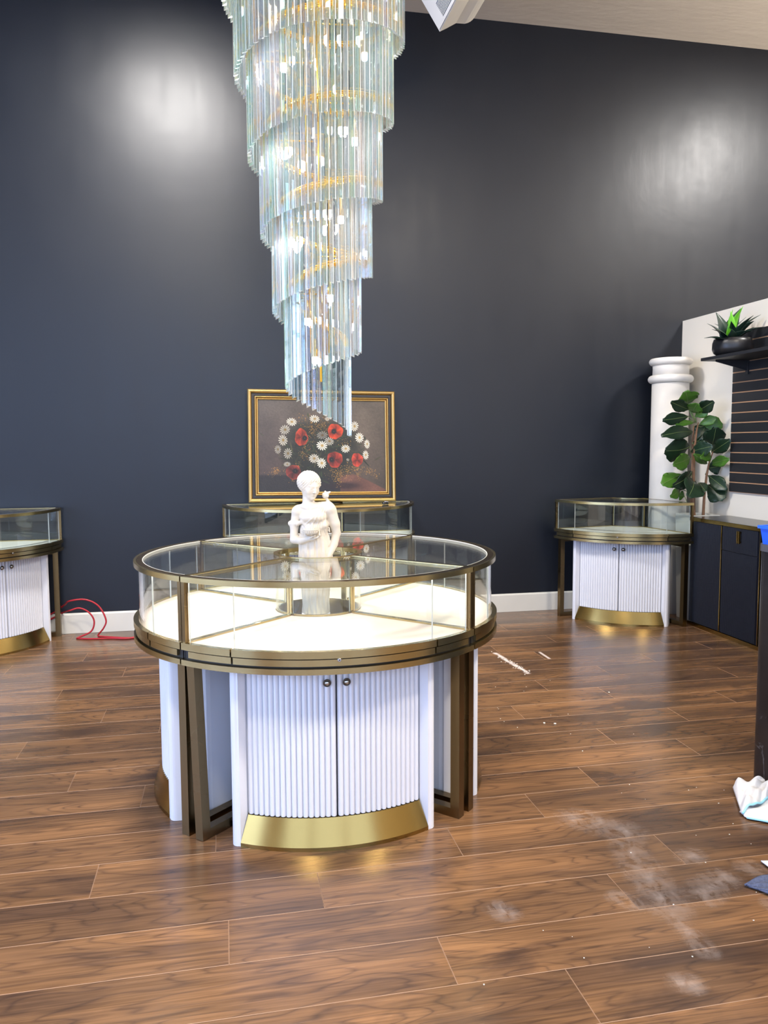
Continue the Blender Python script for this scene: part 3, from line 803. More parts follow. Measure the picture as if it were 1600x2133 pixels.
for i, p in enumerate(phis):
    th = 2*PI*p+TH0; r = hr(p); rz = th-PI/2+random.uniform(-.3, .3)
    loc = Vector((r*math.cos(th), r*math.sin(th), hz(p)+CL-CEIL))
    if i < 300:
        link('crystal_prism', pm, ch, loc, (random.uniform(-.006, .006), random.uniform(-.006, .006), rz))
    else:
        Mx = Matrix.Translation(loc) @ Matrix.Rotation(rz, 4, 'Z'); rest.add([Mx @ v for v in pv], pf); rest.m[-len(pmi):] = pmi
ro = rest.build('crystal_tiers', [M['crystal'], M['crystal_edge']], ch); ro['kind'] = 'stuff'
# gold helix the prisms hang from
mb = MB(); mb2 = MB()
for dr, dz, rad in ((.002, .012, .0046), (-.014, .012, .0046), (-.006, .024, .0034)):
    pts = []
    for i in range(int(PMAX*40)+1):
        p = i/40; th = 2*PI*p+TH0; r = hr(p)+dr; pts.append((r*math.cos(th), r*math.sin(th), hz(p)+CL+dz-CEIL))
    mb.tube(pts, rad, 6)
mb.build('spiral_rail', M['gild'], ch)
for p in phis:
    th = 2*PI*p+TH0; r = hr(p)-.006; q = Matrix.Translation((r*math.cos(th), r*math.sin(th), hz(p)+CL-CEIL)) @ Matrix.Rotation(th, 4, 'Z')
    b = len(mb2.v); mb2.box(-.009, .009, -.005, .005, .000, .014); mb2.xform(q, b)
    b = len(mb2.v); mb2.box(-.002, .002, -.002, .002, -.008, .002); mb2.xform(q, b)
cl = mb2.build('prism_clips', M['gild'], ch); cl['kind'] = 'stuff'
# stems, spokes
MB().tube([(0, 0, 1.66-CEIL), (0, 0, -.06)], .0055, 8).build('stem', M['gild'], ch)
for k in range(3):
    a = 2*PI*k/3+.5; MB().tube([(math.cos(a)*.045, math.sin(a)*.045, 1.78-CEIL), (math.cos(a)*.07, math.sin(a)*.07, -.06)], .004, 6).build('stem', M['gild'], ch)
for i in range(int(PMAX*4)):
    p = .25+i*.25; th = 2*PI*p+TH0; r = hr(p)-.008; z = hz(p)+CL+.012-CEIL
    MB().tube([(math.cos(th)*.006, math.sin(th)*.006, z), (r*math.cos(th), r*math.sin(th), z)], .003, 6).build('spoke', M['gild'], ch)
MB().lathe([(.42, -.012), (.42, -.05), (.40, -.06), (.02, -.06)], 48).lathe([(.44, 0), (.44, -.014)][::-1], 48).build('ceiling_plate', M['gild'], ch)
bulbs = [(.610, 3.36, 3.00), (.262, 3.20, 2.855), (.565, 3.35, 2.655), (.262, 3.22, 2.535), (.500, 3.33, 2.330), (.288, 3.24, 2.205), (.450, 3.31, 2.005), (.350, 3.26, 1.90), (.380, 3.28, 1.748), (.55, 3.2, 3.25), (.27, 3.4, 3.35), (.4, 3.1, 3.6), (.6, 3.4, 3.75)]
for i, (x, y, z) in enumerate(bulbs):
    px_, py_, pz_ = x-HX, y-HY, z-CEIL
    s_ = MB().lathe([(.006, .085), (.006, .045), (.017, .040), (.017, .012)], 14).xform(Matrix.Translation((px_, py_, pz_))).build('lamp_socket', M['gild'], ch)
    MB().lathe([(.0125, .014), (.0135, .006), (.0135, -.012), (.011, -.016), (.004, -.017)], 16).xform(Matrix.Translation((px_, py_, pz_))).build('lamp_bulb', M['bulb'], s_)
for i, en in ((0, 2.6), (1, 2.6), (2, 2.2), (3, 2.2), (4, 1.8), (5, 1.5), (6, 1.2), (8, .5)):
    x, y, z = bulbs[i]; l = bpy.data.lights.new('chandelier_lamp', 'POINT'); l.energy = en*1.6; l.color = (.88, .92, 1.0); l.shadow_soft_size = .004
    o = bpy.data.objects.new('chandelier_lamp', l); o.location = (x, y, z-.022); COL.objects.link(o)

# ------------------------------------------------------------ painting on the wall cases
def make_painting():
    Wp, Hp = 1.145, .865
    root = thing('painting', 'oil painting of red poppies and white daisies in gold and black frame', 'painting', (.755, 6.075, .957))
    root.rotation_euler = (R(-5.2), R(.55), 0)
    gold = m_brass('frame_gold', srgb(196, 164, 104), 0.42); blk = mat('frame_black', srgb(38, 34, 32), 0.4)
    def rails(name, d0, d1, y0, y1, m, rnd=True):
        # four mitred rails between inset d0 and d1; rounded front
        for s in range(4):
            mb = MB()
            L = Wp if s % 2 == 0 else Hp; n = 6; ring = []
            for e in (0, 1):
                for k in range(n+1):
                    u = k/n; d = d0+(d1-d0)*u; yy = -y0-(y1-y0)*(math.sin(PI*u)**.6 if 0 < u < 1 else 0)
                    x = -L/2+d if e == 0 else L/2-d
                    ring.append((x, yy, d))
                ring.append(((-L/2+d1) if e == 0 else (L/2-d1), 0, d1)); ring.append(((-L/2+d0) if e == 0 else (L/2-d0), 0, d0))
            q = n+3
            fs = [(k, (k+1) % q, q+(k+1) % q, q+k) for k in range(q)]+[tuple(range(q))[::-1], tuple(range(q, 2*q))]
            mb.add(ring, fs, 0)
            off = Hp/2 if s % 2 == 0 else Wp/2
            T = Matrix.Translation((0, 0, Hp/2)) @ Matrix.Rotation(s*PI/2, 4, 'Y') @ Matrix.Translation((0, 0, -off))
            mb.xform(T); me = mb.mesh(name, m)
            bm = bmesh.new(); bm.from_mesh(me); bmesh.ops.recalc_face_normals(bm, faces=bm.faces); bm.to_mesh(me); bm.free()
            link(name, me, root)
    rails('outer_rail', 0, .030, .018, .034, gold)
    rails('black_rail', .030, .052, .016, .018, blk)
    rails('inner_rail', .052, .066, .014, .026, gold)
    rails('lip_rail', .066, .080, .010, .017, gold)
    # canvas: painted in vertex colours
    nu, nv = 520, 390
    u, v = np.meshgrid(np.linspace(0, 1, nu), np.linspace(0, 1, nv))      # v downwards
    px = 172+u*1240; py = 187+v*925
    rng = np.random.RandomState(3)
    def fbm(sc, seed, oc=4):
        r = np.random.RandomState(seed); out = np.zeros_like(u); amp = 1; tot = 0
        for o_ in range(oc):
            g = r.rand(int(sc*2**o_*.75)+3, int(sc*2**o_)+3); yy = v*(g.shape[0]-2); xx = u*(g.shape[1]-2)
            i = yy.astype(int); j = xx.astype(int); fy = yy-i; fx = xx-j; fy = fy*fy*(3-2*fy); fx = fx*fx*(3-2*fx)
            out += amp*((g[i, j]*(1-fx)+g[i, j+1]*fx)*(1-fy)+(g[i+1, j]*(1-fx)+g[i+1, j+1]*fx)*fy); tot += amp; amp *= .5
        return out/tot
    C = np.zeros(u.shape+(3,))
    def col(*c): return np.array(c, float)
    n = fbm(5, 1)
    def lerp(a, b, t): return a*(1-t[..., None])+b*t[..., None]
    bgL = lerp(col(104, 96, 90), col(78, 66, 62), np.clip(v*1.3, 0, 1)); bgR = lerp(col(112, 100, 86), col(92, 80, 68), v)
    C = bgL*(1-u[..., None])+bgR*u[..., None]; C *= (.82+.36*n)[..., None]
    # dark lower left, table edge lower right
    lowleft = np.clip((py-930)/25, 0, 1)*np.clip((1040-px)/120, 0, 1); C = lerp(C, col(52, 48, 48), lowleft)
    tab = np.clip((py-(945+(px-1140)*.52))/10, 0, 1)*np.clip((py-930)/15, 0, 1)*(px > 960)
    C = lerp(C, (col(122, 88, 74)*(.8+.4*fbm(9, 4))[..., None]), tab)
    dk = np.exp(-(((px-1000)/170)**2+((py-1050)/40)**2)*1.2); C = lerp(C, col(58, 40, 38), np.clip(dk*1.1, 0, .85))
    # foliage mass
    d = ((px-780)/430)**2+((py-680)/330)**2; fol = np.clip((1.05-d)*1.6, 0, 1)*np.clip(.35+1.1*fbm(14, 5), 0, 1)
    C = lerp(C, col(40, 42, 30), fol*.92)
    # leaves and stems
    for _ in range(150):
        x0 = rng.normal(790, 200); y0 = rng.normal(680, 150); an = rng.uniform(0, PI); L = rng.uniform(25, 70); w = rng.uniform(3, 10)
        dx, dy = px-x0, py-y0; s_ = dx*math.cos(an)+dy*math.sin(an); t_ = -dx*math.sin(an)+dy*math.cos(an)
        m_ = np.clip(1.4-((s_/L)**2+(t_/w)**2)*1.4, 0, 1); k = rng.uniform(.6, 1.1)
        C = lerp(C, col(64, 74, 46)*k if rng.rand() < .7 else col(98, 92, 62)*k, m_*.8)
    # gold sprays
    def spray(cx, cy, sx, sy, num, an=0):
        for _ in range(num):
            a, b = rng.normal(0, sx), rng.normal(0, sy); x0 = cx+a*math.cos(an)-b*math.sin(an); y0 = cy+a*math.sin(an)+b*math.cos(an)
            i0 = int((y0-187)/925*nv); j0 = int((x0-172)/1240*nu)
            if 2 < i0 < nv-3 and 2 < j0 < nu-3:
                k = rng.uniform(.55, 1.1); C[i0:i0+1+rng.randint(2), j0:j0+1+rng.randint(2)] = col(206, 160, 84)*k
    for a in ((345, 900, 38, 22, 110, -.3), (700, 450, 40, 60, 220, 0), (810, 430, 35, 40, 130, 0), (930, 940, 50, 40, 240, .3), (950, 1000, 18, 35, 70, 0), (1090, 880, 70, 25, 190, .2), (1250, 905, 40, 20, 90, .5), (1140, 950, 12, 28, 40, 0), (1030, 920, 14, 45, 60, 0), (620, 730, 35, 30, 70, 0), (640, 620, 45, 60, 90, 0), (580, 360, 40, 25, 60, 0), (1000, 610, 50, 30, 60, 0), (1310, 960, 8, 20, 18, 0), (500, 990, 15, 15, 14, 0), (560, 850, 25, 20, 30, 0)): spray(*a)
    def poppy(cx, cy, rx, ry, ccx, ccy, closed=False, ph=0, base=(186, 62, 46)):
        dx, dy = (px-cx)/rx, (py-cy)/ry; rr = np.hypot(dx, dy); an = np.arctan2(dy, dx)
        edge = 1+.05*np.sin(3*an+ph)+.03*np.sin(7*an+ph*2); m_ = np.clip((edge-rr)*14, 0, 1)
        sh = .66+.36*rr+.05*np.sin(9*an+5*rr+ph)+.15*np.sin(3*an+ph+1)+.25*(fbm(22, 21)-.5)
        cc = col(*base)*np.clip(sh, .45, 1.3)[..., None]; cc = lerp(cc, col(214, 104, 62), np.clip((rr-.78)*4, 0, 1)*.7*(.5+.5*np.sin(2*an+ph)))
        C[:] = lerp(C, cc, m_)
        if not closed:
            e = np.hypot((px-ccx)/24, (py-ccy)/26); a2 = np.arctan2(py-ccy, px-ccx)
            C[:] = lerp(C, col(30, 26, 26), np.clip((1.15+.2*np.sin(11*a2)-e)*4, 0, 1)); C[:] = lerp(C, col(120, 118, 96), np.clip((.30-e)*6, 0, 1)*.6)
    def daisy(cx, cy, rx, ry, ph, br=1.0, yc=True):
        dx, dy = (px-cx)/rx, (py-cy)/ry; rr = np.hypot(dx, dy); an = np.arctan2(dy, dx)
        pet = .46+.60*np.abs(np.cos(6.5*an+ph))**.8+.05*np.sin(2*an+ph*3)
        m_ = np.clip((pet-rr)*7, 0, 1); sh = .80+.22*np.cos(13*an+2*ph)+.12*rr
        C[:] = lerp(C, col(222, 214, 196)*np.clip(sh*br, .3, 1.08)[..., None], m_)
        if yc: C[:] = lerp(C, col(172, 142, 84)*br, np.clip((.30-np.hypot(dx-.05, dy+.02))*9, 0, 1)*.9)
    for a in ((493, 408, 52, 42, 0, .95), (428, 487, 50, 50, 1, .78), (408, 592, 46, 56, 2, .85), (358, 685, 30, 48, .5, .72), (453, 725, 44, 54, 1.4, .74), (715, 375, 50, 40, 2.2, .95), (787, 540, 54, 44, .8, .62), (855, 600, 50, 42, 1.9, .80), (783, 645, 54, 52, .2, 1.05), (1105, 447, 42, 52, 1.1, .95), (1153, 562, 42, 56, 2.5, 1.05), (1228, 627, 28, 50, .3, 1.0), (1015, 675, 50, 40, 1.5, 1.0), (1213, 738, 30, 48, 2.1, 1.0), (705, 775, 50, 50, .6, .9), (778, 822, 50, 52, 1.7, 1.05), (445, 832, 34, 26, 2.9, .8), (1035, 787, 14, 14, 0, .8), (1058, 536, 12, 16, 0, .85), (838, 375, 22, 20, 0, .9)): daisy(*a)
    poppy(585, 562, 64, 90, 618, 570, ph=.5, base=(166, 68, 44)); poppy(915, 500, 78, 80, 902, 500, ph=1.8, base=(190, 76, 40)); poppy(908, 785, 79, 84, 876, 785, ph=3, base=(156, 62, 44))
    poppy(1128, 787, 58, 72, 0, 0, True, 2.1, (180, 74, 54)); poppy(505, 912, 74, 76, 522, 900, ph=4, base=(124, 56, 46))
    C *= (.94+.12*fbm(90, 9, 2))[..., None]; C = 255*np.clip(C/255, 0, 1)**1.25
    C = np.clip(C/255, 0, 1); C = np.where(C <= .04045, C/12.92, ((C+.055)/1.055)**2.4)
    x = (u-.5)*(Wp-.155); z = Hp-.0775-v*(Hp-.155)
    V = np.stack([x, np.full_like(x, -.008)-.0006*fbm(120, 11, 1), z], -1).reshape(-1, 3)
    idx = np.arange(nu*nv).reshape(nv, nu); F = np.stack([idx[:-1, :-1], idx[1:, :-1], idx[1:, 1:], idx[:-1, 1:]], -1).reshape(-1, 4)
    me = bpy.data.meshes.new('canvas'); me.vertices.add(len(V)); me.vertices.foreach_set('co', V.astype(np.float32).ravel())
    me.loops.add(F.size); me.loops.foreach_set('vertex_index', F.ravel().astype(np.int32)); me.polygons.add(len(F))
    me.polygons.foreach_set('loop_start', np.arange(0, F.size, 4, dtype=np.int32)); me.update(calc_edges=True); me.validate()
    ca = me.color_attributes.new('paint', 'FLOAT_COLOR', 'POINT'); ca.data.foreach_set('color', np.concatenate([C.reshape(-1, 3), np.ones((nu*nv, 1))], 1).astype(np.float32).ravel())
    m_ = mat('oil_paint', rough=.45); t = NT(m_); a_ = t.n('ShaderNodeVertexColor'); a_.layer_name = 'paint'; t.l(a_.outputs[0], t.p.inputs['Base Color'])
    me.materials.append(m_); link('canvas', me, root)
    MB().box(-Wp/2+.07, Wp/2-.07, -.007, 0, .07, Hp-.07).build('backing', blk, root)
make_painting()

# small glossy black ornament on the wall case
bo = thing('black_ornament', 'small glossy black knobbly ornament on the wall case right of the painting', 'ornament', (1.19, 5.80, .950))
M['gloss_black'] = mat('gloss_black', srgb(18, 18, 20), 0.12)
def blobmesh(specs, mtl, name, parent):
    bm = bmesh.new()
    for (x, y, z, a, b, c) in specs:
        r = bmesh.ops.create_uvsphere(bm, u_segments=16, v_segments=10, radius=1)
        for v in r['verts']: v.co = Vector((x+v.co.x*a, y+v.co.y*b, z+v.co.z*c))
    mb = MB(); mb.from_bm(bm, 0, True); return mb.build(name, mtl, parent)
blobmesh([(-.008, 0, .010, .020, .015, .010), (.014, .004, .008, .012, .012, .008)], M['gloss_black'], 'body', bo)
blobmesh([(.002, 0, .020, .013, .010, .007), (.016, .002, .018, .006, .006, .005)], M['steel'], 'cap', bo)

# ------------------------------------------------------------ column in the corner
M['plaster2'] = m_noise('column_plaster', srgb(236, 232, 224), srgb(226, 220, 210), 9, 0.6, 0.12)
co = thing('column', 'white plaster column with two ring mouldings and a chipped top rim', 'column', (3.605, 5.93, 0))
def torus_prof(r, z, a, n=9): return [(r+a*math.sin(PI*k/(n-1)), z-a*math.cos(PI*k/(n-1))) for k in range(n)]
MB().lathe([(.152, 0), (.148, 1.0), (.146, 1.885)], 48).build('shaft', M['plaster2'], co)
MB().lathe(torus_prof(.146, 1.918, .032), 48).build('ring_moulding', M['plaster2'], co)
MB().lathe([(.143, 1.949), (.141, 2.0), (.143, 2.03)], 48).build('neck', M['plaster2'], co)
mb = MB(); mb.lathe(torus_prof(.143, 2.058, .028), 48)
rr = random.Random(4)
mb.v = [(x*(1+(.012 if z > 2.05 else 0)*math.sin(5*math.atan2(y, x))), y, z-(.012 if (abs(math.atan2(y, x)+.9) < .22 and z > 2.06) else 0)) for x, y, z in mb.v]
mb.build('ring_moulding', M['plaster2'], co)

# ------------------------------------------------------------ navy fluted cabinet
M['navy'] = m_noise('navy_lacquer', srgb(9, 13, 24), srgb(12, 16, 29), 8, 0.36)
M['blacktop'] = m_noise('black_top', srgb(44, 40, 38), srgb(36, 34, 33), 40, 0.22)
nc = thing('cabinet', 'navy fluted cabinet with gold edging along the white partition', 'cabinet', (3.508, 5.440, 0))
# local: x from 0 (front face) to .33 (back), y from 0 (far end) to -2.3 (near end)
LN = 2.10; TZ = .835
MB().box(.006, .33, -LN, 0, .03, TZ-.03).build('body', M['navy'], nc)
MB().box(-.004, .334, -LN-.004, .004, TZ-.006, TZ).build('worktop', M['blacktop'], nc)
mb = MB().box(-.006, -.001, -LN, .004, TZ-.028, TZ-.002).box(-.006, .33, -.001+.003, .006, TZ-.028, TZ-.002); mb.build('top_edging', M['gold'], nc)
mb = MB().box(-.006, .004, -LN, .004, 0, .028); mb.build('plinth_strip', M['gold'], nc)
def fluted_panel(y0, y1, z0, z1, name, parent, pitch=.0105):
    n = max(4, int(round((y1-y0)/pitch))); mb = MB(); pts = []
    for i in range(n):
        for k in range(4):
            u = k/4; pts.append((.004-.006*math.sin(PI*u)**.7 if u > 0 else .004, y1-(y1-y0)*(i+u)/n))
    pts.append((.004, y0)); poly = pts+[(.016, y0), (.016, y1)]
    mb.prism(poly, z0, z1); me = mb.mesh(name, M['navy'])
    bm = bmesh.new(); bm.from_mesh(me); bmesh.ops.recalc_face_normals(bm, faces=bm.faces); bm.to_mesh(me); bm.free()
    return link(name, me, parent)
def vstrip(y, z0, z1): MB().box(-.005, .012, y-.008, y, z0, z1).build('gold_strip', M['gold'], nc)
y = -.006
fluted_panel(-.385, -.006, .032, TZ-.032, 'door', nc); vstrip(-.386, .032, TZ-.03)
dn = -.396
fluted_panel(dn-.385, dn, .032, .628, 'door', nc)
dd = fluted_panel(dn-.385, dn, .634, TZ-.032, 'drawer', nc)
for s in (0, .017):
    MB().box(-.022, -.010, dn-.190-s-.010, dn-.190-s, .70, TZ-.048).box(-.010, .004, dn-.190-s-.008, dn-.190-s-.002, .705, .715).box(-.010, .004, dn-.190-s-.008, dn-.190-s-.002, TZ-.062, TZ-.052).build('handle', M['gold'], dd)
vstrip(dn-.412, .032, TZ-.03)
fluted_panel(dn-.80, dn-.424, .032, TZ-.032, 'door', nc); vstrip(dn-.802, .032, TZ-.03)
fluted_panel(-LN+.01, dn-.814, .032, TZ-.032, 'door', nc)

# ------------------------------------------------------------ slatwall, shelf, agave
M['slatblack'] = m_noise('slat_black', srgb(42, 43, 46), srgb(36, 37, 40), 12, 0.45)
M['mdf'] = m_noise('groove_mdf', srgb(214, 166, 124), srgb(198, 148, 108), 30, 0.6)
sw = thing('slatwall', 'black slatwall panel with tan grooves on the white partition', 'slatwall', (PX, 5.447, 1.021))
NS = 16; PT = .0757; WL = 2.4
MB().box(-.017, -.001, -WL, 0, 0, NS*PT-.004).build('backing_board', M['mdf'], sw)
slat = MB().box(-.020, -.017, -WL, 0, .0042, PT-.0042)
slat_me = slat.mesh('slat', M['slatblack'])
for i in range(NS): link('slat', slat_me, sw, (0, 0, i*PT))
sh = thing('wall_shelf', 'black shelf on a bracket hooked into the slatwall', 'shelf', (PX-.020, 5.371, 2.005))
MB().bbox(-.325, 0, -1.9, 0, 0, .022, .002).build('board', M['slatblack'], sh)
for yy in (-.10, -1.2):
    mb = MB(); mb.add([(0, yy, 0), (-.27, yy, 0), (-.27, yy, -.012), (-.0, yy, -.075), (0, yy-.006, 0), (-.27, yy-.006, 0), (-.27, yy-.006, -.012), (0, yy-.006, -.075)],
                      [(0, 1, 2, 3), (7, 6, 5, 4), (0, 4, 5, 1), (1, 5, 6, 2), (2, 6, 7, 3), (3, 7, 4, 0)])
    mb.box(-.012, 0, yy-.018, yy+.012, -.10, 0); mb.build('bracket', M['slatblack'], sh)

def leaf(P0, P1, w, side, curl, fold, name, m, parent, shape='fig', n=12, seed=0, droop=.0):
    """leaf blade from base P0 to tip P1; side = in-plane width direction"""
    P0, P1 = Vector(P0), Vector(P1); ax = P1-P0; L = ax.length; t = ax.normalized()
    s = side-t*side.dot(t); s.normalize(); nrm = t.cross(s)
    rr = random.Random(seed); ph = rr.uniform(0, 6)
    mb = MB(); K_ = 7
    for i in range(n+1):
        u = i/n
        if shape == 'fig':
            ww = w*(math.sin(PI*min(1, .06+.94*u)**1.25)**.62)*(.55+.75*u if u < .72 else 1.09-.35*(u-.72)/.28)
            if u < .12: ww = w*(.06+1.6*u)
            if i == n: ww = w*.22
        else:
            ww = w*(1-u)**.75*(.72+1.3*u*(1-u)*1.6) if i < n else w*.02
        c = P0+t*(L*u)+nrm*(curl*L*math.sin(PI*u))-Vector((0, 0, 1))*(droop*L*u*u)
        for k in range(K_):
            q = (k/(K_-1))*2-1
            rip = .055*w*math.sin(8*u*PI+ph+q)*abs(q)**2 if shape == 'fig' else 0
            vein = (.03*w*math.cos(2*PI*(u*6-abs(q)*1.6)))*abs(q) if shape == 'fig' else 0
            mb.v.append(tuple(c+s*(q*ww)+nrm*(fold*abs(q)*ww+rip+vein)))
    for i in range(n):
        for k in range(K_-1):
            a = i*K_+k; mb.f.append((a, a+1, a+K_+1, a+K_)); mb.m.append(0); mb.sm.append(True)
    # underside, a hair behind: gives thickness
    nb = len(mb.v); th = .0012
    mb.v += [tuple(Vector(v)-nrm*th) for v in mb.v[:nb]]
    for i in range(n):
        for k in range(K_-1):
            a = nb+i*K_+k; mb.f.append((a+K_, a+K_+1, a+1, a)); mb.m.append(0); mb.sm.append(True)
    rim = [k for k in range(K_)]+[i*K_+K_-1 for i in range(1, n+1)]+[n*K_+k for k in range(K_-2, -1, -1)]+[i*K_ for i in range(n-1, 0, -1)]
    for i in range(len(rim)):
        a, b_ = rim[i], rim[(i+1) % len(rim)]; mb.f.append((a, a+nb, b_+nb, b_)); mb.m.append(0); mb.sm.append(False)
    o = mb.build(name, m, parent)
    if shape == 'fig':
        v = MB(); pts = [P0+t*(L*u)+nrm*(curl*L*math.sin(PI*u)+.0008)-Vector((0, 0, 1))*(droop*L*u*u) for u in np.linspace(0, .96, 9)]
        v.tube(pts, [.0016]*8+[.0006], 5)
        v.build('midrib', M['rib'], o)
    return o
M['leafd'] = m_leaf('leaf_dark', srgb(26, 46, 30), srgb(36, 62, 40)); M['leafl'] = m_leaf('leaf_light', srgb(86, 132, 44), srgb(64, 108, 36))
M['rib'] = mat('leaf_rib', srgb(120, 140, 84), 0.5)
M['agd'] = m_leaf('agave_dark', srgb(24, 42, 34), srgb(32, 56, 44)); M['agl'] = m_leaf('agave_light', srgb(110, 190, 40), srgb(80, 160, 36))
M['potblack'] = mat('pot_black', srgb(30, 30, 32), 0.35); M['soil'] = m_noise('soil', srgb(30, 24, 20), srgb(60, 46, 36), 60, 0.9, 0.5)
AX, AY, AZ = 3.650, 5.20, 2.0275
ag = thing('agave_plant', 'artificial agave with pointed dark leaves in a round black pot on the shelf', 'plant', (AX, AY, AZ))
MB().lathe([(.098, 0), (.128, .022), (.139, .05), (.137, .095), (.128, .122), (.118, .122), (.112, .10), (.02, .10)], 40).build('pot', M['potblack'], ag)
MB().lathe([(.110, .098), (.110, .106), (.02, .112)], 24).build('soil', M['soil'], ag)
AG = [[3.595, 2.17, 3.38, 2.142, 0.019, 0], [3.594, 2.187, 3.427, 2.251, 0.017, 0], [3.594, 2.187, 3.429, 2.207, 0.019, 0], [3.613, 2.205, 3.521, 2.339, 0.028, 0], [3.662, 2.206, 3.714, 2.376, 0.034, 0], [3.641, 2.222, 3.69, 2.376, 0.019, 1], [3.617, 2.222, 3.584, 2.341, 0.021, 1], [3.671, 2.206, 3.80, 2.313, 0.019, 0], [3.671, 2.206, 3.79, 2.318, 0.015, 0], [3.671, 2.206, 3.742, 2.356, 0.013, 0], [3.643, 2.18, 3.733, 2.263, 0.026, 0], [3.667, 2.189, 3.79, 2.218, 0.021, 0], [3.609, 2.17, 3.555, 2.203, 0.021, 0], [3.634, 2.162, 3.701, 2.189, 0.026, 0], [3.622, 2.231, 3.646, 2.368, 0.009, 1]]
rg = random.Random(11)
for i, (x0, z0, x1, z1, w, g) in enumerate(AG):
    yt = [-.06, -.02, -.10, .02, .0, -.05, -.06, -.10, .05, .08, -.12, -.16, -.12, -.15, .0][i]
    base = (3.640-AX+(x0-3.64)*.5, yt*.15, .10); 
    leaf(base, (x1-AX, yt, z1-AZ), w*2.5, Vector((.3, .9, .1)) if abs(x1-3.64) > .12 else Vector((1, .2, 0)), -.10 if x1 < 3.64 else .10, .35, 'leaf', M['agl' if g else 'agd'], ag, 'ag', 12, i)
for i in range(6):   # leaves behind and towards the viewer
    a = -.4+i*1.05; leaf((0, 0, .10), (.13*math.cos(a), .20*math.sin(a), .20+.03*(i % 3)), .034, Vector((-math.sin(a), math.cos(a), 0)), .08, .35, 'leaf', M['agd'], ag, 'ag', 10, 40+i)

# ------------------------------------------------------------ fiddle leaf fig
fg = thing('fiddle_leaf_fig', 'tall fiddle leaf fig in a white square planter behind the navy cabinet', 'plant', (3.668, 5.60, 0))
GX, GY = 3.668, 5.60
mb = MB(); a, b_, hh = .098, .118, .838
mb.add([(-a, -a, 0), (a, -a, 0), (a, a, 0), (-a, a, 0), (-b_, -b_, hh), (b_, -b_, hh), (b_, b_, hh), (-b_, b_, hh), (-b_+.014, -b_+.014, hh), (b_-.014, -b_+.014, hh), (b_-.014, b_-.014, hh), (-b_+.014, b_-.014, hh), (-.095, -.095, hh-.03), (.095, -.095, hh-.03), (.095, .095, hh-.03), (-.095, .095, hh-.03)],
       [(3, 2, 1, 0), (0, 1, 5, 4), (1, 2, 6, 5), (2, 3, 7, 6), (3, 0, 4, 7), (4, 5, 9, 8), (5, 6, 10, 9), (6, 7, 11, 10), (7, 4, 8, 11), (8, 9, 13, 12), (9, 10, 14, 13), (10, 11, 15, 14), (11, 8, 12, 15), (12, 13, 14, 15)])
mb.build('planter', M['trim'], fg)
MB().box(-.094, .094, -.094, .094, hh-.06, hh-.018).build('soil', M['soil'], fg)
M['bark'] = m_noise('trunk_bark', srgb(150, 112, 82), srgb(116, 82, 58), 50, 0.7, 0.4)
def fpt(x, z, s=1.0, dy=0):   # world point measured on the plane y=5.6, slid along the line of sight by s
    return Vector((x*s-GX, 5.6*s-GY+dy, 1.4+(z-1.4)*s))
TR = {'A': [[3.625, .80], [3.618, .858], [3.608, 1.071], [3.604, 1.315], [3.621, 1.492], [3.634, 1.557]], 'B': [[3.64, .80], [3.638, .858], [3.636, 1.07], [3.64, 1.274], [3.633, 1.412], [3.642, 1.533]], 'C': [[3.706, .80], [3.707, .856], [3.71, .987], [3.727, 1.151], [3.742, 1.232], [3.775, 1.33], [3.78, 1.443]]}
for kx, (dy) in (('A', -.03), ('B', .04), ('C', -.02)):
    pts = [fpt(x, z, 1, dy) for x, z in TR[kx]]
    MB().tube(pts, [.0115, .011, .010, .009, .007, .004][:len(pts)]+[.003]*(len(pts)-6), 8).build('trunk', M['bark'], fg)
FIG = [[3.552, 1.697, 3.536, 1.793, 0.062, 1], [3.567, 1.657, 3.423, 1.712, 0.035, 0], [3.594, 1.637, 3.637, 1.701, 0.043, 1], [3.63, 1.645, 3.771, 1.718, 0.039, 0], [3.622, 1.605, 3.728, 1.654, 0.031, 1], [3.568, 1.605, 3.363, 1.577, 0.035, 0], [3.623, 1.557, 3.432, 1.557, 0.023, 1], [3.66, 1.541, 3.803, 1.593, 0.027, 1], [3.705, 1.533, 3.859, 1.533, 0.046, 1], [3.608, 1.484, 3.356, 1.457, 0.039, 0], [3.646, 1.412, 3.715, 1.525, 0.05, 0], [3.774, 1.362, 3.806, 1.508, 0.058, 0], [3.776, 1.322, 3.951, 1.414, 0.039, 0], [3.584, 1.371, 3.387, 1.34, 0.071, 0], [3.595, 1.331, 3.77, 1.37, 0.043, 0], [3.602, 1.396, 3.735, 1.444, 0.027, 0], [3.592, 1.282, 3.454, 1.235, 0.046, 1], [3.742, 1.232, 3.631, 1.306, 0.023, 1], [3.761, 1.232, 3.961, 1.267, 0.031, 1], [3.744, 1.2, 3.852, 1.215, 0.043, 0], [3.608, 1.177, 3.459, 1.073, 0.05, 0], [3.519, 1.153, 3.363, 1.083, 0.045, 1], [3.619, 1.111, 3.588, 0.949, 0.068, 0], [3.514, 1.04, 3.434, 0.96, 0.029, 1], [3.551, 0.982, 3.508, 0.942, 0.028, 1], [3.754, 1.142, 3.946, 1.037, 0.039, 0], [3.748, 1.069, 3.889, 0.959, 0.058, 0], [3.675, 1.086, 3.731, 1.02, 0.028, 0], [3.767, 1.313, 3.686, 1.282, 0.031, 1]]
pet = MB()
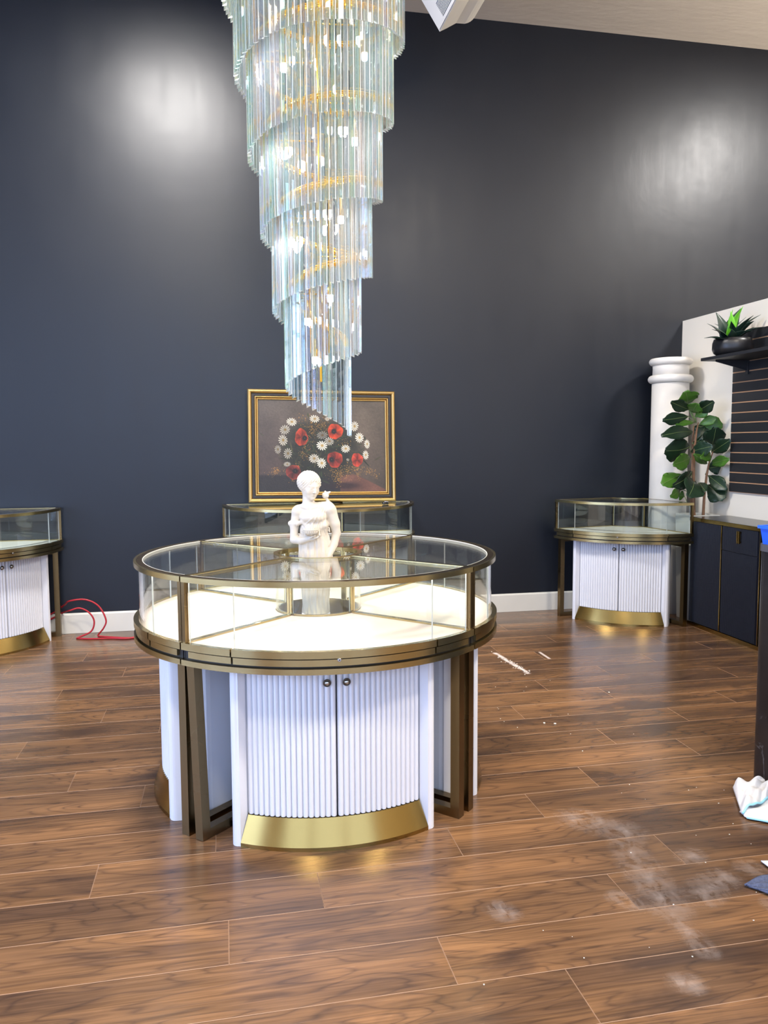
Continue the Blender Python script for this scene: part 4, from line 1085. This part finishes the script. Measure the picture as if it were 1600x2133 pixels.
for i, (x0, z0, x1, z1, w, g) in enumerate(FIG):
    s0 = 1.0; s1 = min(rg.uniform(.962, 1.0), 3.825/x1) if x1 > 3.6 else rg.uniform(.965, 1.0)
    s0 = min(1.0, 3.825/(x0+.03))
    p0, p1 = fpt(x0, z0, s0), fpt(x1, z1, s1)
    side = Vector((-(z1-z0), 0, x1-x0)); side.normalize(); side = (side+Vector((0, rg.uniform(-.5, .5), 0))).normalized()
    p1 = p0+(p1-p0)*1.08; p1.z = max(p1.z, .99) if p1.x < 0 else p1.z; p1.x = min(p1.x, 3.79-GX if p1.y+GY < 5.46 and p1.z > 1.0 else 3.83-GX); leaf(p0, p1, w*1.45, side, rg.uniform(.03, .10), rg.choice((-.14, .16, .2)), 'leaf', M['leafl' if g else 'leafd'], fg, 'fig', 12, i)
    # petiole to the nearest trunk point
    best = min(((fpt(x, z, 1)-p0).length, k, j) for k in 'ABC' for j, (x, z) in enumerate(TR[k]) if z < z0+.02 or z > 1.5)
    q = fpt(*TR[best[1]][best[2]])
    if best[0] > .02: pet.tube([q, (q+p0)/2-Vector((0, 0, .01)), p0], .003, 5)
    if x1 > 3.75: pass
pet.tube([fpt(3.634, 1.555), fpt(3.60, 1.62), fpt(3.56, 1.69)], [.004, .0035, .003], 6)
pet.build('petioles', M['rib'], fg)

# ------------------------------------------------------------ black marble counter and bin
MC = thing('counter', 'black marble counter with rounded corner at the right edge of the photo', 'counter', (2.122, 2.835, 0))
def rounded(x0, x1, y0, y1, r, n=8):
    pts = []
    for cx_, cy_, a0 in ((x1-r, y1-r, 0), (x0+r, y1-r, 90), (x0+r, y0+r, 180), (x1-r, y0+r, 270)):
        for k in range(n+1):
            a = R(a0+90*k/n); pts.append((cx_+r*math.cos(a), cy_+r*math.sin(a)))
    return pts
MB().prism(rounded(.004, 1.0, -1.0, -.004, .05), 0, .962).build('base', m_marble(), MC)
MB().prism(rounded(0, 1.004, -1.004, 0, .052), .963, .992).build('slab', m_noise('counter_top', srgb(92, 92, 98), srgb(74, 74, 80), 10, 0.3), MC)
bn = thing('storage_bin', 'blue plastic bin holding grey and white packets, on the black counter', 'bin', (2.208, 2.722, .9925), R(12))
mb = MB(); a, b_, t_ = .075, .095, .004
Z1 = .075
for (s1, s2, z0, z1) in ((.068, .080, 0, Z1),):
    o_ = [(-a, -b_), (a, -b_), (a, b_), (-a, b_)]; i_ = [(x*.93, y*.94) for x, y in o_]
    v = [(x*.88, y*.9, 0) for x, y in o_]+[(x, y, Z1) for x, y in o_]+[(x, y, Z1) for x, y in i_]+[(x*.88, y*.9, .006) for x, y in i_]
    mb.add(v, [(3, 2, 1, 0)]+[(k, (k+1) % 4, 4+(k+1) % 4, 4+k) for k in range(4)]+[(4+k, 4+(k+1) % 4, 8+(k+1) % 4, 8+k) for k in range(4)]+[(8+k, 8+(k+1) % 4, 12+(k+1) % 4, 12+k) for k in range(4)]+[(12, 13, 14, 15)])
mb.build('tub', mat('blue_plastic', srgb(30, 96, 230), 0.35), bn)
mb = MB().box(-a-.006, a+.006, -b_-.006, -b_-.001, Z1-.012, Z1).box(-a-.006, a+.006, b_+.001, b_+.006, Z1-.012, Z1).box(-a-.006, -a-.001, -b_-.001, b_+.001, Z1-.012, Z1).box(a+.001, a+.006, -b_-.001, b_+.001, Z1-.012, Z1)
mb.build('rim', mat('blue_plastic_rim', srgb(40, 108, 240), 0.3), bn)
pk = MB(); pk.bbox(-.050, -.018, -.070, .070, .006, .104, .006); pk.xform(Matrix.Rotation(R(-4), 4, 'Y'))
tag(pk.build('packet', m_noise('grey_packet', srgb(160, 164, 172), srgb(140, 144, 154), 8, 0.5), None, (2.210, 2.722, .9965), (0, 0, R(12))), 'grey packet standing in the blue bin', 'packet')
pk = MB(); pk.bbox(-.012, .030, -.050, .050, .006, .114, .014)
tag(pk.build('tissue_pack', m_noise('white_tissue', srgb(240, 240, 246), srgb(226, 228, 236), 12, 0.7), None, (2.236, 2.724, .9965), (0, 0, R(12))), 'white tissue pack behind the grey packet in the blue bin', 'tissue pack')

# ------------------------------------------------------------ cloths on the floor
def cloth(name, outline_fn, nu, nv, m, label, cat, loc, trim=None, hem=None):
    pass
M['towel'] = m_noise('white_terry', srgb(240, 240, 240), srgb(222, 218, 214), 40, 0.9, 0.5)
M['aqua'] = mat('aqua_hem', srgb(160, 220, 234), 0.8)
tw = thing('towel', 'crumpled white towel with pale aqua hem on the floor by the black counter', 'towel', (2.05, 2.62, 0))
def sheet(nu, nv, fn, name, m, parent, th=.004):
    mb = MB()
    for j in range(nv+1):
        for i in range(nu+1): mb.v.append(tuple(fn(i/nu, j/nv)))
    W_ = nu+1
    for j in range(nv):
        for i in range(nu): a = j*W_+i; mb.f.append((a, a+1, a+W_+1, a+W_)); mb.m.append(0); mb.sm.append(True)
    me = mb.mesh(name, m); o = link(name, me, parent)
    md = o.modifiers.new('thick', 'SOLIDIFY'); md.thickness = th; md.offset = 0
    return o
def lerp2(a, b, t): return (a[0]+(b[0]-a[0])*t, a[1]+(b[1]-a[1])*t)
def tfn(u, v):
    l = lerp2((-.060, .118), (-.172, -.092), v); r = lerp2((.060, .112), (.060, .022), v)
    p = lerp2(l, r, u); b = .012*math.sin(PI*u)*v
    e = min(u*6, v*7, 1); e = math.sin(e*PI/2); e2 = math.sin(min(1, (1-v)*5+.35)*PI/2)
    z = .012+e*e2*(.036+.008*math.sin(9*u+7*v)+.006*math.sin(15*v-8*u+1)+.004*math.sin(26*u*v+5*v))
    return (p[0], p[1]-b, z)
sheet(44, 36, tfn, 'upper_fold', M['towel'], tw, .005)
def tfn2(u, v):
    p0 = lerp2((-.165, -.070), (.060, .035), u); p1 = lerp2((-.168, -.112), (.060, -.31), u**.9)
    p = lerp2(p0, p1, v); e = math.sin(min(u*7+.15, (1-v)*4+.1, 1)*PI/2)
    return (p[0], p[1], .005+e*(.012+.005*math.sin(12*u+6*v)+.004*math.sin(17*v-9*u)))
sheet(40, 22, tfn2, 'lower_fold', M['towel'], tw, .005)
MB().tube([Vector(tfn(u, 1))+Vector((0, -.003, .003)) for u in np.linspace(0, 1, 26)], .0042, 6).build('hem', M['aqua'], tw)
MB().tube([Vector(tfn2(u, 1))+Vector((0, -.002, .002)) for u in np.linspace(0, 1, 26)], .0042, 6).build('hem', M['aqua'], tw)
M['microf'] = m_noise('blue_grey_microfibre', srgb(104, 112, 138), srgb(52, 58, 80), 160, 0.95, 0.8)
mc = thing('cleaning_cloth', 'blue grey microfibre cloth on the floor at the lower right edge', 'cloth', (1.75, 2.02, 0))
def mfn(u, v):
    # corner at (-.165,.085)
    x = -.166+.34*u+.02*v; y = .088-.01*u+.02*math.sin(3*u)-v*(.015+.42*u**.8)
    e = math.sin(min(u*4+.15, (1-v)*4+.1, 1)*PI/2)
    return (x, y, .005+e*(.012+.006*math.sin(9*u+8*v)+.003*math.sin(26*v+5*u)))
sheet(40, 36, mfn, 'fabric', M['microf'], mc, .006)
def mfn3(u, v):
    x = -.02+.26*u; y = .105+.10*v-.01*math.sin(5*u); return (x, y, .008+.02*math.sin(PI*v)*math.sin(min(u*3, 1)*PI/2))
sheet(20, 12, mfn3, 'white_corner', M['towel'], mc, .004)
# crumbs of plaster on the floor
mb = MB(); rg2 = random.Random(5)
def crumb(x, y, s):
    b = len(mb.v); bm = bmesh.new(); bmesh.ops.create_icosphere(bm, subdivisions=1, radius=s)
    for v in bm.verts: v.co = Vector((x+v.co.x*rg2.uniform(.7, 1.4), y+v.co.y*rg2.uniform(.7, 1.4), max(0, s*.5+v.co.z*.5)))
    mb.from_bm(bm)
for _ in range(70):
    x, y = rg2.uniform(.3, 2.0), rg2.uniform(1.8, 4.4)
    if y < 2.35 or x > 1.30: crumb(x, y, rg2.uniform(.0012, .0028))
for _ in range(60):
    u = rg2.random(); crumb(1.755+.05*u+rg2.gauss(0, .02), 4.95-.48*u+rg2.gauss(0, .03), rg2.uniform(.0015, .005))
for (x, y) in ((1.55, 3.62), (1.60, 3.60), (2.1, 4.0)): crumb(x, y, .006)
o = mb.build('plaster_crumbs', M['trim']); tag(o, 'tiny white plaster crumbs scattered over the planks right of the island', 'debris'); o['kind'] = 'stuff'

# ------------------------------------------------------------ red cable
pts = [(-1.42, 6.147, .10), (-1.30, 6.148, .145), (-1.21, 6.147, .200), (-1.165, 6.10, .235), (-1.116, 6.0, .277), (-1.01, 6.0, .283), (-.919, 6.0, .233), (-.868, 5.99, .13), (-.887, 5.99, .067), (-.93, 6.01, .012), (-.90, 5.99, .006), (-.82, 5.95, .006), (-.70, 5.90, .006), (-.62, 5.93, .006), (-.45, 5.90, .006), (-.2, 5.6, .006), (0.1, 5.2, .006), (.3, 4.6, .006)]
pts2 = [(-1.42, 6.147, .07), (-1.30, 6.148, .110), (-1.21, 6.147, .155), (-1.165, 6.10, .180), (-1.119, 6.0, .206), (-1.052, 6.0, .222), (-.987, 6.0, .188), (-.952, 6.0, .122), (-.975, 6.0, .046), (-1.06, 5.99, .008), (-1.06, 5.965, .006), (-.96, 5.93, .006), (-.82, 5.915, .006), (-.716, 5.885, .006), (-.60, 5.91, .006), (-.45, 5.86, .006), (-.2, 5.5, .006), (.05, 5.1, .006), (.25, 4.5, .006)]
def smooth_path(p, n=6):
    out = []; P_ = [Vector(q) for q in p]
    for i in range(len(P_)-1):
        a, b, c_, d = P_[max(i-1, 0)], P_[i], P_[i+1], P_[min(i+2, len(P_)-1)]
        for k in range(n):
            t = k/n; out.append(.5*((2*b)+(c_-a)*t+(2*a-5*b+4*c_-d)*t*t+(3*b-a-3*c_+d)*t**3))
    return out+[P_[-1]]
M['red'] = mat('red_cable', srgb(172, 28, 40), 0.4)
loop = pts+[(.34, 4.45, .006), (.33, 4.38, .006), (.28, 4.40, .006)]+pts2[::-1]
tag(MB().tube(smooth_path(loop), .0062, 8).build('power_cable', M['red']), 'red power cable rising in a double loop beside the far left case', 'cable')

# ------------------------------------------------------------ suspended air unit at the ceiling
au = thing('air_unit', 'white grilled air unit hanging below the ceiling beside the chandelier', 'air unit', (1.6, 5.451, CEIL))
M['unit'] = m_noise('unit_plastic', srgb(232, 230, 226), srgb(224, 222, 218), 5, 0.45); M['slot'] = mat('grille_slot', srgb(70, 80, 104), 0.5)
pr = [(1.384-1.6, 4.395-CEIL), (1.512-1.6, 4.202-CEIL), (1.56-1.6, 4.228-CEIL), (1.627-1.6, 4.268-CEIL)]
for k in range(9):
    a = R(-75+k*11.5); pr.append((1.66-1.6+.115*math.cos(a), 4.372-CEIL+.105*math.sin(a)))
pr += [(1.79-1.6, 4.50-CEIL), (1.75-1.6, 4.56-CEIL), (1.46-1.6, 4.56-CEIL)]
mb = MB(); n = len(pr); LU = .80
mb.v = [(x, 0, z) for x, z in pr]+[(x, -LU, z) for x, z in pr]
mb.f = [tuple(range(n)), tuple(range(n, 2*n))[::-1]]+[(i, n+i, n+(i+1) % n, (i+1) % n) for i in range(n)]; mb.m = [0]*len(mb.f); mb.sm = [False]*len(mb.f)
me = mb.mesh('housing', M['unit']); bm = bmesh.new(); bm.from_mesh(me); bmesh.ops.recalc_face_normals(bm, faces=bm.faces); bm.to_mesh(me); bm.free()
link('housing', me, au)
A = Vector((pr[0][0], 0, pr[0][1])); B = Vector((pr[1][0], 0, pr[1][1])); dv = (B-A); nl = dv.cross(Vector((0, 1, 0))).normalized()
if nl.z > 0: nl = -nl
mb = MB(); 
def quadbox(p, q, y0, y1, h_):
    v = [p+Vector((0, y0, 0)), q+Vector((0, y0, 0)), q+Vector((0, y1, 0)), p+Vector((0, y1, 0))]
    w_ = [x+nl*h_ for x in v]; mb.add(v+w_, [(3, 2, 1, 0), (4, 5, 6, 7), (0, 1, 5, 4), (1, 2, 6, 5), (2, 3, 7, 6), (3, 0, 4, 7)])
quadbox(A+dv*.03, B-dv*.03, -LU+.02, -.02, .006); mb.build('front_frame', M['unit'], au)
mb = MB(); quadbox(A+dv*.50, B-dv*.12, -LU+.08, -.16, .0075); mb.build('grille_opening', M['slot'], au)
for k in range(9):
    mb = MB(); t0 = .53+k*.04; quadbox(A+dv*t0, A+dv*(t0+.018), -LU+.08, -.16, .010); mb.build('louvre', M['unit'], au)
for yy in (-.12, -LU+.12):
    for xx in (-.10, .12): MB().tube([(xx, yy, 4.55-CEIL), (xx, yy, 0)], .006, 8).build('hanger_rod', M['steel'], au)
